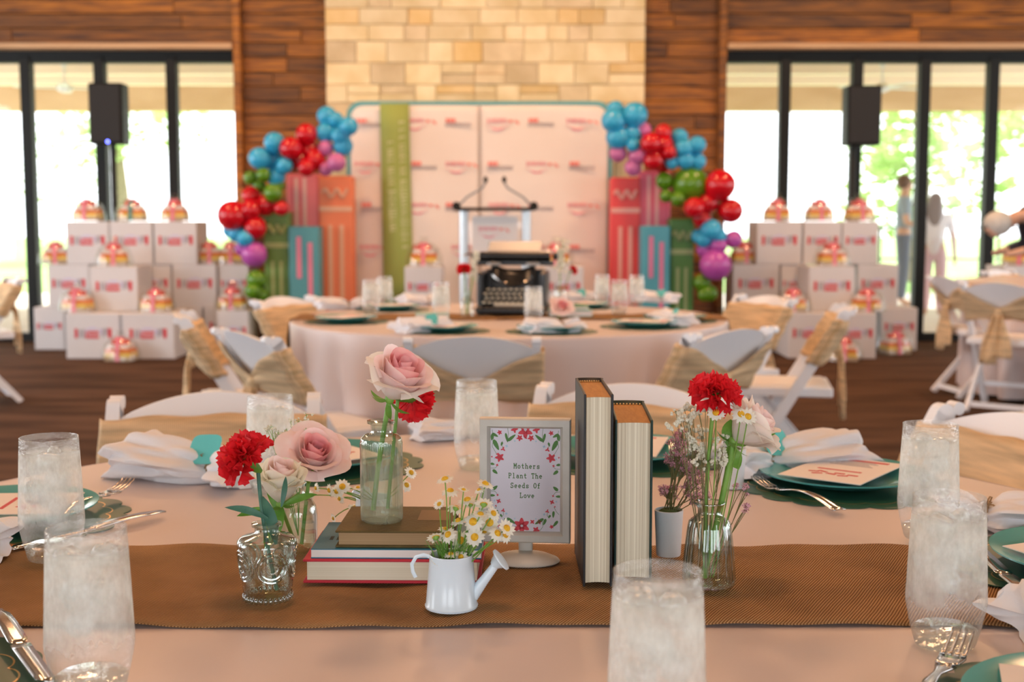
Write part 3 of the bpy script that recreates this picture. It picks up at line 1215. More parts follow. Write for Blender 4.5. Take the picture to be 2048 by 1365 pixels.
S = [
    (163, .70, 'at the left edge of the near table', .35),
    (116, .66, 'behind the pink roses on the near table', .2),
    (71, .69, 'behind the picture frame on the near table', .1),
    (39, .70, 'right of the flower vase on the near table', .25),
    (-5, .72, 'at the right edge of the near table', .5),
    (-44, .73, 'in the lower right corner', .45),
    (218, .70, 'in the lower left corner', .5),
]
for ang, r, wh, mr in S:
    rise = .004 if ang in (2, 163) else 0
    setting(NEAR, ang, r, wh, menu_rot=mr, rise=.006 if ang == -5 else 0)
for k, (ang, wh) in enumerate(((250, 'at the front left of the middle table'), (283, 'in front of the glass on the middle table'), (318, 'at the front right of the middle table'),
                               (200, 'at the left rim of the middle table'), (345, 'at the right rim of the middle table'), (140, 'at the back left of the middle table'), (60, 'at the back right of the middle table'))):
    setting(FAR, ang, .70, wh, menu_rot=.2 * k)

# cutlery seen on the near table
fz = TZ + .006
p1, p2 = at_z(1512, 972, TZ), at_z(1690, 1036, TZ)
d = p1 - p2
cutlery('fork', ((p1.x + p2.x) / 2, (p1.y + p2.y) / 2, fz), math.atan2(d.y, d.x) - PI / 2, 'steel fork on the teal placemat right of the flower vase')
p1, p2 = at_z(1900, 1300, TZ + .025), at_z(1830, 1440, TZ)
d = p1 - p2
cutlery('fork', ((p1.x + p2.x) / 2, (p1.y + p2.y) / 2, TZ + .008), math.atan2(d.y, d.x) - PI / 2, 'steel fork with raised tines in the lower right corner', .10)
p1, p2 = at_z(225, 980, TZ + .02), at_z(120, 1035, TZ + .01)
d = p1 - p2
cutlery('fork', ((p1.x + p2.x) / 2, (p1.y + p2.y) / 2, TZ + .012), math.atan2(d.y, d.x) - PI / 2, 'steel fork sticking out behind the left glasses', .06)
p1, p2 = at_z(262, 1052, TZ), at_z(110, 1090, TZ)
d = p2 - p1
cutlery('knife', ((p1.x + p2.x) / 2, (p1.y + p2.y) / 2, fz), math.atan2(d.y, d.x) - PI / 2, 'steel knife beside the left place setting')
p1, p2 = at_z(8, 1268, TZ), at_z(70, 1360, TZ)
d = p2 - p1
cutlery('knife', ((p1.x + p2.x) / 2, (p1.y + p2.y) / 2, fz + .004), math.atan2(d.y, d.x) - PI / 2, 'steel knife in the lower left corner')
p1, p2 = at_z(2045, 1215, TZ), at_z(1982, 1150, TZ)
d = p2 - p1
cutlery('knife', ((p1.x + p2.x) / 2, (p1.y + p2.y) / 2, fz + .007), math.atan2(d.y, d.x) - PI / 2, 'steel knife at the right edge on the green placemat')

# napkins: gathered cloth bundle, tied with twine, some with a teal tag
def napkin_mesh(seed):
    rr = random.Random(seed)
    ph = [rr.uniform(0, 6.28) for _ in range(6)]

    def fn(u, v):
        th = u * 2 * PI
        s = v * 2 - 1                   # -1..1 along length, tie at s=.35
        y = s * .105
        tie = math.exp(-((s - .38) / .13) ** 2)
        fl = .030 + .014 * (1 - s) * .5 + (.012 if s > .5 else 0) * (s - .5) * 2
        w = lerp(fl * 1.35, .015, tie)
        h = lerp(fl * .62, .014, tie)
        endf = min(1, (1 - abs(s)) * 9 + .35)
        fold = 1 + .16 * math.sin(5 * th + ph[0] + 2 * s) + .10 * math.sin(9 * th + ph[1] - 3 * s) + .05 * math.sin(14 * th + ph[2] + 5 * s)
        x = w * math.cos(th) * fold
        z = max(0.0, h * (1 + math.sin(th) * fold * 1.05)) * (endf * .35 + .65)
        y += .010 * math.sin(3 * th + ph[3]) * abs(s) ** 2
        return (x, y, z)
    mb = MB()
    mb.grid(fn, 64, 30, wrap=True)
    n = 64
    # fold the open ends inward
    last = [mb.v[30 * n + i] for i in range(n)]
    first = [mb.v[i] for i in range(n)]
    for ring, dy in ((first, .02), (last, -.02)):
        o = len(mb.v)
        c = Vector((sum(q[0] for q in ring) / n, sum(q[1] for q in ring) / n + dy, sum(q[2] for q in ring) / n))
        base = mb.v.index(ring[0]) if False else (0 if ring is first else 30 * n)
        mb.v.append(tuple(c))
        mb.f += [(base + i, base + (i + 1) % n, o) for i in range(n)]
    return mb.mesh('napkin_cloth', M['napkin'], 70)


ME['nap'] = [napkin_mesh(s) for s in (1, 2, 3)]
tw = MB()
for k in range(3):
    tw.tube([(.0165 * math.cos(a), .040 + .003 * (k - 1), .0165 + .0165 * math.sin(a)) for a in [i * 2 * PI / 14 for i in range(15)]], .0014, 6)
for s in (-1, 1):
    tw.tube([(0, .040, .034), (s * .012, .036, .042), (s * .020, .034, .040), (s * .014, .036, .034), (0, .040, .033)], .0012, 6)
    tw.tube([(0, .040, .034), (s * .010, .030, .036), (s * .016, .018, .030)], .0011, 6)
ME['twine'] = tw.mesh('twine', M['twine'], 60)
tg = []
for i in range(24):
    a = 2 * PI * i / 24
    c_, s_ = math.cos(a), math.sin(a)
    tg.append((.021 * math.copysign(abs(c_) ** .45, c_), .026 * math.copysign(abs(s_) ** .45, s_)))
ME['tag'] = MB().prism(tg, 0, .0009).mesh('tag', M['teal'], 0)


def napkin(p, rz, label, var=0, tagged=True, sc_=1.0, tilt=1):
    t = thing('napkin', label, 'napkin', p, rz, group='white napkins tied with twine')
    t.scale = (sc_, sc_, sc_)
    inst(ME['nap'][var % 3], 'gathered_cloth', t)
    inst(ME['twine'], 'twine_bow', t)
    if tagged:
        inst(ME['tag'], 'tag', t, (.012 * tilt, .034, .046), (R(10), R(58) * tilt, .15))
    return t


def seg(px0, px1, z=TZ):
    a, b = at_z(*px0, z), at_z(*px1, z)
    c = (a + b) / 2
    d = b - a
    return Vector((c.x, c.y, TZ + .001)), math.atan2(d.y, d.x) - PI / 2


q, rz = seg((285, 948), (490, 975))
napkin(q, rz, 'white napkin tied with twine and a teal tag left of the red carnation', 0, True, 1.18)
q, rz = seg((1670, 935), (1490, 950))
napkin(q, rz, 'white napkin bundle behind the right rose beside the teal plate', 1, True, 1.12, -1)
q, rz = seg((2110, 1075), (1960, 1060))
napkin(q, rz, 'white napkin tied with twine at the right edge behind the glass', 2, False)
q, rz = seg((2310, 1262), (2150, 1276))
napkin(q + Vector((0, 0, 0)), rz, 'white napkin at the lower right edge beside the glass', 0, False)
q, rz = seg((-250, 1125), (-100, 1135))
napkin(q + Vector((0, 0, .006)), rz, 'white napkin end at the left edge on the runner', 1, False)
q, rz = seg((860, 880), (950, 874))
napkin(q, rz, 'white napkin at the far rim of the near table left of the glass', 2, False, .7)
for k, (x0, y0, x1, y1, lb) in enumerate(((800, 668, 890, 662, 'in front of the glass left of the typewriter'), (1060, 668, 1150, 664, 'right of the middle plate'),
                                          (1300, 640, 1400, 660, 'at the right rim'), (640, 620, 720, 618, 'at the left rim'), (1290, 604, 1335, 606, 'behind the clustered glasses'), (820, 612, 860, 610, 'at the back left'),
                                          (1130, 606, 1170, 604, 'at the back right'))):
    q, rz = seg((x0, y0), (x1, y1))
    napkin(q, rz, 'white napkin on the middle table %s' % lb, k, k % 2 == 0)
# ================================================================= CENTREPIECE
ZR = TZ + .0072


def slab_book(name, label, x0, x1, y0, y1, z0, z1, cover, pages, yaw=0., ct=.0028, inset=.004, spine_side='back'):
    """closed book lying flat, spine away from the viewer"""
    c = Vector(((x0 + x1) / 2, (y0 + y1) / 2, z0))
    t = thing(name, label, 'book', c, yaw, group='books in the centrepiece')
    w, d, h = x1 - x0, y1 - y0, z1 - z0
    MB().box((0, 0, ct / 2), (w, d, ct), b=.0008).build('back_cover', cover, t, smooth=0)
    MB().box((0, 0, h - ct / 2), (w, d, ct), b=.0008).build('front_cover', cover, t, smooth=0)
    MB().box((0, d / 2 - ct / 2, h / 2), (w, ct, h), b=.0008).build('spine', cover, t, smooth=0)
    MB().box((0, 0, h / 2), (w - 2 * inset, d - 2 * inset, h - 2 * ct + .0002)).build('page_block', pages, t, smooth=0)
    return t


z0 = ZR
slab_book('book', 'thick red clothbound book at the bottom of the flat stack', -.2316, -.034, 1.358, 1.490, z0, z0 + .027, M['redcover'], M['pagesflat'], R(-1))
z1 = z0 + .0272
bk = thing('book', 'blue paperback lying between the red and olive books', 'book', (-.128, 1.424, z1), R(-1), group='books in the centrepiece')
MB().box((0, 0, .0006), (.190, .124, .0012)).build('back_cover', M['bluecover'], bk, smooth=0)
MB().box((0, 0, .0102), (.190, .124, .0010)).build('front_cover', M['bluecover'], bk, smooth=0)
MB().box((0, .0612, .0054), (.190, .0014, .0106)).build('spine', M['bluecover'], bk, smooth=0)
MB().box((0, -.0005, .0054), (.1895, .1225, .0085)).build('page_block', M['paper'], bk, smooth=0)
tx = MB()
for k, (yy, ln) in enumerate(((-.012, .014), (-.006, .012))):
    pass
for (xx, yy, w_, h_) in ((-.079, -.014, .004, .016), (-.071, -.010, .004, .026)):
    n = int(h_ / .0035)
    for i in range(n):
        tx.box((xx, yy - h_ / 2 + (i + .5) * h_ / n, .01085), (w_, h_ / n * .62, .0003))
tx.build('cover_lettering', M['ink'], bk, smooth=0)
z2 = z1 + .0108
ob = slab_book('book', 'olive brown clothbound book on top of the flat stack', -.196, -.066, 1.367, 1.487, z2, z2 + .0195, M['olive'], M['pagesold'], R(-1.5), ct=.0026, inset=.0035)
MB().box((.040, .015, .0196), (.036, .05, .0006)).build('cover_emblem', M['olivelabel'], ob, smooth=0)
ZO = z2 + .0197


def standing_book(label, x0, x1, y0, y1, h, cover, yaw):
    t = thing('book', label, 'book', ((x0 + x1) / 2, (y0 + y1) / 2, ZR), yaw, group='books in the centrepiece')
    w, d = x1 - x0, y1 - y0
    ct = .0026
    for s in (-1, 1):
        MB().box((s * (w / 2 - ct / 2), 0, h / 2), (ct, d, h), b=.0009).build('cover', cover, t, smooth=0)

    def spine(u, v):
        a = lerp(0, PI, u)
        return ((w / 2 - .0005) * math.cos(a), d / 2 - .004 + .006 * math.sin(a), v * h)
    MB().grid(spine, 10, 1).build('spine', cover, t, smooth=60, solid=.002)

    def pg(u, v):
        x = lerp(-w / 2 + ct, w / 2 - ct, u)
        return (x, -d / 2 + .006 + .003 * math.sin(u * PI), lerp(.003, h - .0045, v))
    mb = MB()
    mb.grid(pg, 10, 2)
    mb.box((0, .0035, h / 2 - .0008), (w - 2 * ct, d - .018, h - .0085))
    mb.build('page_block', M['pagesv'], t, smooth=30)

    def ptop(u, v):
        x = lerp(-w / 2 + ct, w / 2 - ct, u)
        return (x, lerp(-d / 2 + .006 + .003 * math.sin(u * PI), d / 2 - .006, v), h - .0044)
    MB().grid(ptop, 10, 2).build('golden_top', M['pagetop'], t, smooth=0)  # separate golden-brown sheet over the page block
    hb = MB()
    for i in range(9):
        hb.ball((lerp(-w / 2 + .005, w / 2 - .005, i / 8), d / 2 - .007, h - .0035), .0014, 6, 4)
    hb.build('headband', M['gold'], t)
    return t


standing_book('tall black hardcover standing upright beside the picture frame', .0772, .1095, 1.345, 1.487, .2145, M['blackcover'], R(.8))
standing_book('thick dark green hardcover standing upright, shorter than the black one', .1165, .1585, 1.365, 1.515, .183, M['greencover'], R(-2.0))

# ---- picture frame on a pedestal
FRM = thing('picture_frame', 'cream picture frame on oval foot reading Mothers Plant The Seeds Of Love', 'picture frame', (.016, 1.452, ZR), R(-5))
FW_, FH_, FZ_ = .107, .1475, .0245


def frame_ring():
    mb = MB()
    prof = [(0, .0), (0, .010), (.0015, .0125), (.009, .0125), (.0115, .008), (.0125, .004)]    # inset from outer edge, height toward the viewer
    rings = []
    for (i, h) in prof:
        x, z = FW_ / 2 - i, FH_ / 2 - i
        rings.append([(-x, -h, -z), (x, -h, -z), (x, -h, z), (-x, -h, z)])
    vs = [v for r_ in rings for v in r_]
    fs = []
    for k in range(len(rings) - 1):
        for i in range(4):
            j = (i + 1) % 4
            fs.append((k * 4 + i, k * 4 + j, (k + 1) * 4 + j, (k + 1) * 4 + i))
    mb.add(vs, fs, T(0, 0, FZ_ + FH_ / 2))
    mb.box((0, .002, FZ_ + FH_ / 2), (FW_, .005, FH_), b=.001)
    return mb


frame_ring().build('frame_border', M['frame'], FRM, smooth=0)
CWX, CWZ = FW_ - .024, FH_ - .024
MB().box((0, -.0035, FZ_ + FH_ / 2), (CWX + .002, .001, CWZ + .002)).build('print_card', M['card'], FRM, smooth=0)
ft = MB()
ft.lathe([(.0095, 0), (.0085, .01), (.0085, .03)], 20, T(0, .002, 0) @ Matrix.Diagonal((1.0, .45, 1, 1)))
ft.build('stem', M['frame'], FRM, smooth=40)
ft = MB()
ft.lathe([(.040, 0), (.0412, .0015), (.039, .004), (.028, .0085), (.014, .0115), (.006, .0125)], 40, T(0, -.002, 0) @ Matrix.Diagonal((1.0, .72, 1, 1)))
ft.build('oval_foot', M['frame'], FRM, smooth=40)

# print on the card: normalised (0..1, 0..1) from its top left corner
def cp(u, v, lift=.0002):
    return Vector(((u - .5) * CWX, -.0040 - lift, FZ_ + FH_ / 2 + (.5 - v) * CWZ))


def flat_poly(mb, pts, lift=.0002):
    vs = [cp(u, v, lift) for u, v in pts]
    mb.add(vs, [tuple(range(len(vs)))])


ASP = CWX / CWZ


def leafp(mb, u, v, ln, wd, ang):
    pts = []
    for i in range(12):
        t = i / 12 * 2 * PI
        x = ln * .5 * math.cos(t)
        y = wd * .5 * math.sin(t) * (1 - .35 * math.cos(t))
        ca, sa = math.cos(ang), math.sin(ang)
        pts.append((u + (x * ca - y * sa), v + (x * sa + y * ca) * ASP))
    flat_poly(mb, pts)


def flowerp(mb, u, v, r, n=5, a0=0.3):
    for k in range(n):
        a = a0 + 2 * PI * k / n
        leafp(mb, u + .55 * r * math.cos(a), v + .55 * r * math.sin(a) * ASP, r * 1.05, r * .62, a)


def strokep(mb, pts, w):
    P3 = [cp(u, v, .0003) for u, v in pts]
    for a, b in zip(P3[:-1], P3[1:]):
        d = (b - a)
        if d.length < 1e-6: continue
        n = Vector((0, 1, 0)).cross(d).normalized() * (w / 2)
        e = d.normalized() * (w * .25)
        mb.add([a - n - e, b - n + e, b + n + e, a + n - e], [(0, 1, 2, 3)])


gm, rm, bm_, wm = MB(), MB(), MB(), MB()
for s in (0, 1):
    f = (lambda u: u) if s == 0 else (lambda u: 1 - u)
    sg = 1 if s == 0 else -1
    for (u, v, l, w, a) in ((.03, .09, .10, .045, 1.7), (.085, .165, .17, .06, 1.1), (.07, .07, .10, .04, .5), (.235, .095, .14, .035, 1.35), (.305, .095, .15, .045, -.7), (.165, .155, .06, .03, 1.9),
                            (.035, .35, .06, .035, .2), (.07, .425, .09, .045, .7), (.07, .58, .09, .045, -.7), (.035, .655, .07, .035, 0), (.10, .83, .10, .035, 1.5), (.155, .85, .05, .03, .9),
                            (.30, .90, .15, .045, .6), (.225, .905, .10, .04, 1.2), (.93 if False else .07, .92, .11, .04, .9)):
        leafp(gm, f(u), v, l, w, a if s == 0 else PI - a)
    for (u, v, r_, n) in ((.135, .045, .035, 5), (.345, .015, .05, 4), (.42, .095, .045, 5), (.185, .205, .035, 3), (.135, .285, .065, 5), (.095, .255, .014, 4), (.10, .36, .02, 4),
                          (.025, .28, .014, 4), (.105, .65, .018, 4), (.12, .71, .035, 4), (.08, .755, .014, 4), (.185, .80, .03, 3), (.125, .95, .03, 5), (.345, .985, .05, 5), (.60 if s == 0 else .30, .905, .035, 4)):
        flowerp(rm, f(u), v, r_, n, .4 * u * 10)
    for (u, v, r_) in ((.235, .175, .022), (.35, .125, .015), (.065, .295, .015), (.23, .83, .02), (.35, .875, .012), (.06, .705, .015)):
        flowerp(bm_, f(u), v, r_, 4)
    for pts in (((.25, 0), (.26, .06), (.255, .11)), ((.03, .02), (.05, .10), (.03, .18), (.09, .25)), ((.175, .13), (.165, .165), (.18, .195)), ((.01, .39), (.07, .39), (.10, .37)),
                ((.01, .61), (.07, .615), (.10, .64)), ((.185, .81), (.19, .84), (.16, .87)), ((.26, .90), (.25, .95), (.29, .99)), ((.09, .76), (.06, .80), (.02, .83))):
        strokep(gm, [(f(u), v) for u, v in pts], .00045)
flowerp(rm, .50, .03, .10, 5, PI / 2)
flowerp(rm, .50, .09, .03, 2, .6)
flowerp(rm, .45, .945, .11, 6, .5)
flowerp(wm, .5, .012, .025, 6)
flowerp(wm, .45, .945, .02, 6)
(gm.build('printed_leaves', M['print_green'], FRM, smooth=0))['kind'] = 'stuff'
(rm.build('printed_red_flowers', M['print_red'], FRM, smooth=0))['kind'] = 'stuff'
(bm_.build('printed_blue_flowers', M['print_blue'], FRM, smooth=0))['kind'] = 'stuff'
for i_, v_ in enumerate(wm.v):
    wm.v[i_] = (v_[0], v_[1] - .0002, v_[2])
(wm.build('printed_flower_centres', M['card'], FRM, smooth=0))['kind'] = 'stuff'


# typewriter lettering as strokes; glyph box: x 0..1 (advance 1), baseline 0, x-height .62, cap 1
def arc(cx, cy, rx, ry, a0, a1, n=10):
    return [(cx + rx * math.cos(R(lerp(a0, a1, i / n))), cy + ry * math.sin(R(lerp(a0, a1, i / n)))) for i in range(n + 1)]


def ser(x, y, w=.2):
    return [(x - w, y), (x + w, y)]


GL = {
    'M': [[(.15, 0), (.15, 1), (.5, .4), (.85, 1), (.85, 0)], ser(.15, 0, .14), ser(.85, 0, .14), [(0, 1), (.18, 1)], [(.82, 1), (1, 1)]],
    'P': [[(.22, 0), (.22, 1)], [(.05, 1), (.5, 1)] + arc(.52, .74, .34, .26, 90, -90) + [(.22, .48)], ser(.24, 0, .2)],
    'S': [arc(.5, .75, .32, .25, 40, 270, 14) + arc(.5, .25, .34, .25, 90, -150, 14)[0:], [(.8, .78), (.8, 1)], [(.16, 0), (.16, .24)]],
    'L': [[(.25, 1), (.25, 0), (.88, 0), (.88, .28)], ser(.27, 1, .2), [(.05, 0), (.3, 0)]],
    'T': [[(.5, 0), (.5, 1)], [(.1, .76), (.1, 1), (.9, 1), (.9, .76)], ser(.5, 0, .2)],
    'O': [arc(.5, .5, .38, .5, 0, 360, 22)],
    'o': [arc(.5, .31, .34, .31, 0, 360, 20)],
    'e': [[(.17, .33), (.83, .33)] + arc(.5, .31, .33, .31, 0, 310, 18)],
    'h': [[(.2, 0), (.2, 1), (.06, 1)], [(.2, .4)] + arc(.5, .36, .28, .26, 150, 0) + [(.78, 0)], ser(.2, 0, .15), ser(.78, 0, .15)],
    'n': [[(.2, 0), (.2, .6), (.06, .6)], [(.2, .4)] + arc(.5, .36, .28, .26, 150, 0) + [(.78, 0)], ser(.2, 0, .15), ser(.78, 0, .15)],
    'r': [[(.3, 0), (.3, .6), (.1, .6)], [(.3, .36)] + arc(.6, .36, .28, .25, 150, 45), ser(.32, 0, .22)],
    's': [arc(.5, .46, .27, .16, 40, 270, 12) + arc(.5, .15, .3, .15, 90, -150, 12), [(.78, .44), (.78, .62)], [(.2, 0), (.2, .18)]],
    't': [[(.42, .95), (.42, .2)] + arc(.64, .2, .22, .2, 180, 320), [(.12, .62), (.8, .62)]],
    'l': [[(.28, 1), (.5, 1), (.5, 0)], ser(.5, 0, .3)],
    'a': [arc(.5, .42, .27, .2, 150, 0) + [(.77, .08), (.9, 0)], arc(.48, .18, .3, .18, 60, 330, 14) + [(.77, .16)]],
    'd': [[(.56, 1), (.76, 1), (.76, 0), (.92, 0)], arc(.46, .31, .3, .31, 25, 335, 18)],
    'f': [[(.4, 0), (.4, .75)] + arc(.66, .75, .26, .25, 180, 60), [(.14, .6), (.76, .6)], ser(.42, 0, .24)],
    'v': [[(.12, .6), (.5, 0), (.88, .6)], ser(.14, .6, .14), ser(.86, .6, .14)],
}
tm = MB()
gw, gh, adv = .044, .046, .0545
for txt, uc, vb in (('Mothers', .525, .388), ('Plant The', .505, .482), ('Seeds Of', .507, .577), ('Love', .53, .672)):
    u = uc - len(txt) * adv / 2
    for ch in txt:
        for st in GL.get(ch, []):
            strokep(tm, [(u + x * gw, vb - y * gh) for x, y in st], .00085)
        u += adv
(tm.build('printed_words', M['print_green'], FRM, smooth=0))['kind'] = 'stuff'

ORD = ('leftmost', 'second from left', 'third from left', 'fourth from left', 'fifth from left', 'sixth from left', 'seventh from left', 'eighth from left', 'ninth from left', 'tenth from left', 'eleventh from left',
       'twelfth from left', 'thirteenth from left', 'fourteenth from left', 'fifteenth from left', 'sixteenth from left', 'seventeenth from left', 'eighteenth from left', 'nineteenth from left', 'twentieth from left')


def order(lst):
    """say for each (x, ...) which it is, counted from the left"""
    idx = sorted(range(len(lst)), key=lambda i: lst[i][0])
    out = [''] * len(lst)
    for r_, i in enumerate(idx):
        out[i] = 'rightmost' if (r_ == len(lst) - 1 and r_) else ORD[r_]
    return out


# ---- vases
def ribs(n, amp):
    return lambda a, z: 1 + amp * (abs(math.cos(a * n / 2)) - .5)


v1 = at_z(536, 1199, ZR)
V1 = thing('bottle_vase', 'small embossed clear glass bottle holding the red carnation', 'vase', (v1.x, v1.y, ZR))
prof1 = [(.022, .0), (.0248, .002), (.0258, .014), (.0290, .040), (.0315, .060), (.0312, .0645), (.027, .068), (.016, .0705), (.0125, .0735), (.0125, .0785), (.0158, .080), (.0158, .083), (.0125, .0838)]
MB().shell(prof1, 48, rfun=lambda a, z: 1 + (.018 * math.cos(24 * a) if z < .022 else 0)).build('bottle', M['vaseglass'], V1, smooth=50)
em = MB()
for k in range(5):
    a0 = 2 * PI * k / 5 - 1.2
    for rr_ in (.0165, .0125, .0065):
        pts = []
        for i in range(25):
            t = 2 * PI * i / 24
            zz = .041 + rr_ * math.sin(t)
            rad = lerp(.0259, .0316, (zz - .014) / .046) + .0003
            aa = a0 + rr_ * math.cos(t) / rad
            pts.append((rad * math.cos(aa), rad * math.sin(aa), zz))
        em.tube(pts, .0012 if rr_ > .01 else .0009, 6)
for k in range(30):
    a = 2 * PI * k / 30
    em.ball((.0250 * math.cos(a), .0250 * math.sin(a), .0042), .0024, 6, 4, (1, 1, 1.6))
em.build('embossed_medallions', M['emboss'], V1, smooth=60)['kind'] = 'stuff'
MB().shell([(r_ - .0022, max(z_, .004)) for r_, z_ in prof1[1:]], 48).build('inner_wall', M['vaseglass'], V1, smooth=50)
MB().lathe([(.001, .004), (.0225, .004), (.0245, .014), (.0276, .040), (.001, .040)], 32).build('vase_water', M['water'], V1, smooth=40)

v2 = at_z(596, 1106, ZR)
V2 = thing('bottle_vase', 'round shouldered clear glass bottle behind the embossed one, holding the roses', 'vase', (v2.x, v2.y, ZR))
prof2 = [(.020, 0), (.0235, .003), (.0242, .012), (.0242, .048), (.0225, .058), (.0175, .066), (.0105, .071), (.0095, .078), (.0095, .084), (.0125, .087), (.0125, .090), (.010, .091)]
MB().shell(prof2, 40).build('bottle', M['vaseglass'], V2, smooth=50)
MB().shell([(r_ - .0018, z_) for r_, z_ in prof2[1:]], 40).build('inner_wall', M['vaseglass'], V2, smooth=50)
MB().lathe([(.001, .004), (.0215, .004), (.0222, .012), (.0222, .050), (.001, .050)], 32).build('vase_water', M['water'], V2, smooth=40)

v3 = at_z(764, 1041, ZO)
V3 = thing('bottle_vase', 'pale green finely ribbed glass bottle standing on the olive book', 'vase', (v3.x, v3.y, ZO))
prof3 = [(.022, 0), (.0238, .002), (.0243, .006), (.0243, .090), (.0235, .096), (.0195, .100), (.0125, .1025), (.0118, .105), (.0118, .112), (.016, .1135), (.016, .1165), (.012, .1172)]
n3 = 120
mb = MB()


def rib3(u, v):
    i = v * (len(prof3) - 1)
    k = min(int(i), len(prof3) - 2)
    f = i - k
    r_ = lerp(prof3[k][0], prof3[k + 1][0], f)
    z_ = lerp(prof3[k][1], prof3[k + 1][1], f)
    a = u * 2 * PI
    if .006 < z_ < .092:
        r_ *= 1 + .014 * math.cos(60 * a + z_ * 420)
    return (r_ * math.cos(a), r_ * math.sin(a), z_)


mb.grid(rib3, 240, 44, wrap=True)
mb.build('bottle', M['greenvase'], V3, smooth=60)
MB().lathe([(.001, .003), (.022, .003), (.0225, .006), (.0225, .068), (.001, .068)], 36).build('vase_water', M['water'], V3, smooth=40)

v4 = at_z(1417, 1171, ZR)
V4 = thing('bottle_vase', 'fluted conical clear glass bottle holding carnation, rose and white sprigs', 'vase', (v4.x, v4.y, ZR))
prof4 = [(.024, 0), (.0282, .002), (.0288, .008), (.0262, .040), (.0232, .066), (.0215, .073), (.016, .078), (.0128, .081), (.0128, .087), (.0165, .092), (.0168, .0935), (.0145, .094)]
MB().shell(prof4, 96, rfun=lambda a, z: 1 + (.022 * abs(math.cos(8 * a)) if z < .07 else 0)).build('bottle', M['vaseglass'], V4, smooth=60)
MB().lathe([(.001, .004), (.0262, .004), (.0268, .008), (.0246, .044), (.001, .044)], 36).build('vase_water', M['water'], V4, smooth=40)
MB().shell([(r_ - .002, max(z_, .004)) for r_, z_ in prof4[1:]], 96, rfun=lambda a, z: 1 + (.02 * abs(math.cos(8 * a)) if z < .07 else 0)).build('inner_wall', M['vaseglass'], V4, smooth=60)
gb = MB().lathe([(.001, .0008), (.0245, .0008), (.0275, .003), (.0272, .006), (.001, .004)], 36)
gb.build('thick_base', M['tumbase'], V4, smooth=40)
fl_ = MB()
for k in range(16):
    a = 2 * PI * (k + .5) / 16
    fl_.tube([((r_ + .0003) * math.cos(a), (r_ + .0003) * math.sin(a), z_) for r_, z_ in prof4[2:6]], .0007, 5)
fl_.tube([(.0167 * math.cos(i * PI / 12), .0167 * math.sin(i * PI / 12), .0932) for i in range(25)], .0009, 6)
fl_.build('fluting', M['emboss'], V4, smooth=60)['kind'] = 'stuff'

# ---- watering cans and cups
def can(name, label, p, rz, full=True):
    t = thing(name, label, 'watering can', p, rz, group='miniature watering cans')
    MB().shell([(.001, .0012), (.0262, .0012), (.0275, .0), (.0280, .0022), (.0268, .004), (.0226, .054), (.0231, .0552), (.0226, .0562), (.0216, .0552), (.0216, .046)], 44).build('can_body', M['enamel'], t, smooth=40)
    sp_ = MB()
    sp_.tube([(.022, 0, .012), (.034, 0, .028), (.047, 0, .046)], [.0072, .0052, .0042], 14)
    sp_.build('spout', M['enamel'], t, smooth=50)
    hd = MB()
    hd.lathe([(.0042, -.006), (.009, .002), (.0125, .0035), (.0125, .0052), (.001, .0068)], 24, T(.0485, 0, .048) @ RY(R(52)))
    sh_ = hd.build('sprinkler_head', M['enamel'], t, smooth=40)
    hl = MB()
    for (u_, v_) in [(0, 0)] + [(.005 * math.cos(k * PI / 3), .005 * math.sin(k * PI / 3)) for k in range(6)] + [(.009 * math.cos(k * PI / 5), .009 * math.sin(k * PI / 5)) for k in range(10)]:
        hl.ball((u_, v_, .0062 - .002 * math.hypot(u_, v_) / .009), .0006, 5, 4, M=T(.0485, 0, .048) @ RY(R(52)))
    hl.build('sprinkler_holes', M['print_grey'], sh_, smooth=0)
    hn = MB()
    pts = [(-.0215, 0, .052), (-.029, 0, .0545), (-.037, 0, .052), (-.0415, 0, .044), (-.0405, 0, .036), (-.0375, 0, .030)]
    hn.tube(pts, .0008, 8, flat=2.6)
    hn.build('handle', M['enamel'], t, smooth=50)
    MB().lathe([(.001, .046), (.0214, .046), (.001, .049)], 20).build('soil', M['moss'], t)
    return t


c1 = at_z(903, 1213, ZR)
CAN1 = can('watering_can', 'small white watering can of chamomile in front of the book stack', (c1.x, c1.y, ZR), R(-4))
c2 = Vector((-.174, 1.548, ZR))
CAN2 = can('watering_can', 'small white watering can mostly hidden behind the book stack', c2, R(115))


def cup(label, p, r0, r1, h):
    t = thing('cup', label, 'cup', p, group='small white cups')
    MB().shell([(.001, .001), (r0 * .96, .001), (r0, .003), (r1, h), (r1 * .94, h + .0006), (r1 * .92, h - .006)], 36).build('cup_body', M['cupwhite'], t, smooth=40)
    MB().lathe([(.001, h - .006), (r1 * .93, h - .006), (r1 * .5, h + .001), (.001, h + .002)], 20, rfun=lambda a, z: 1 + .05 * math.sin(7 * a)).build('moss', M['moss'], t)
    return t


cpos = Vector((.1885, 1.475, ZR))
CUP1 = cup('small white cup of pink statice between the green book and the fluted vase', cpos, .0148, .0172, .056)
cpos2 = at_z(1464, 978, TZ)
CUP2 = cup('small white cup behind the fluted vase near the far napkin', (cpos2.x, cpos2.y, TZ + .001), .017, .0205, .062)

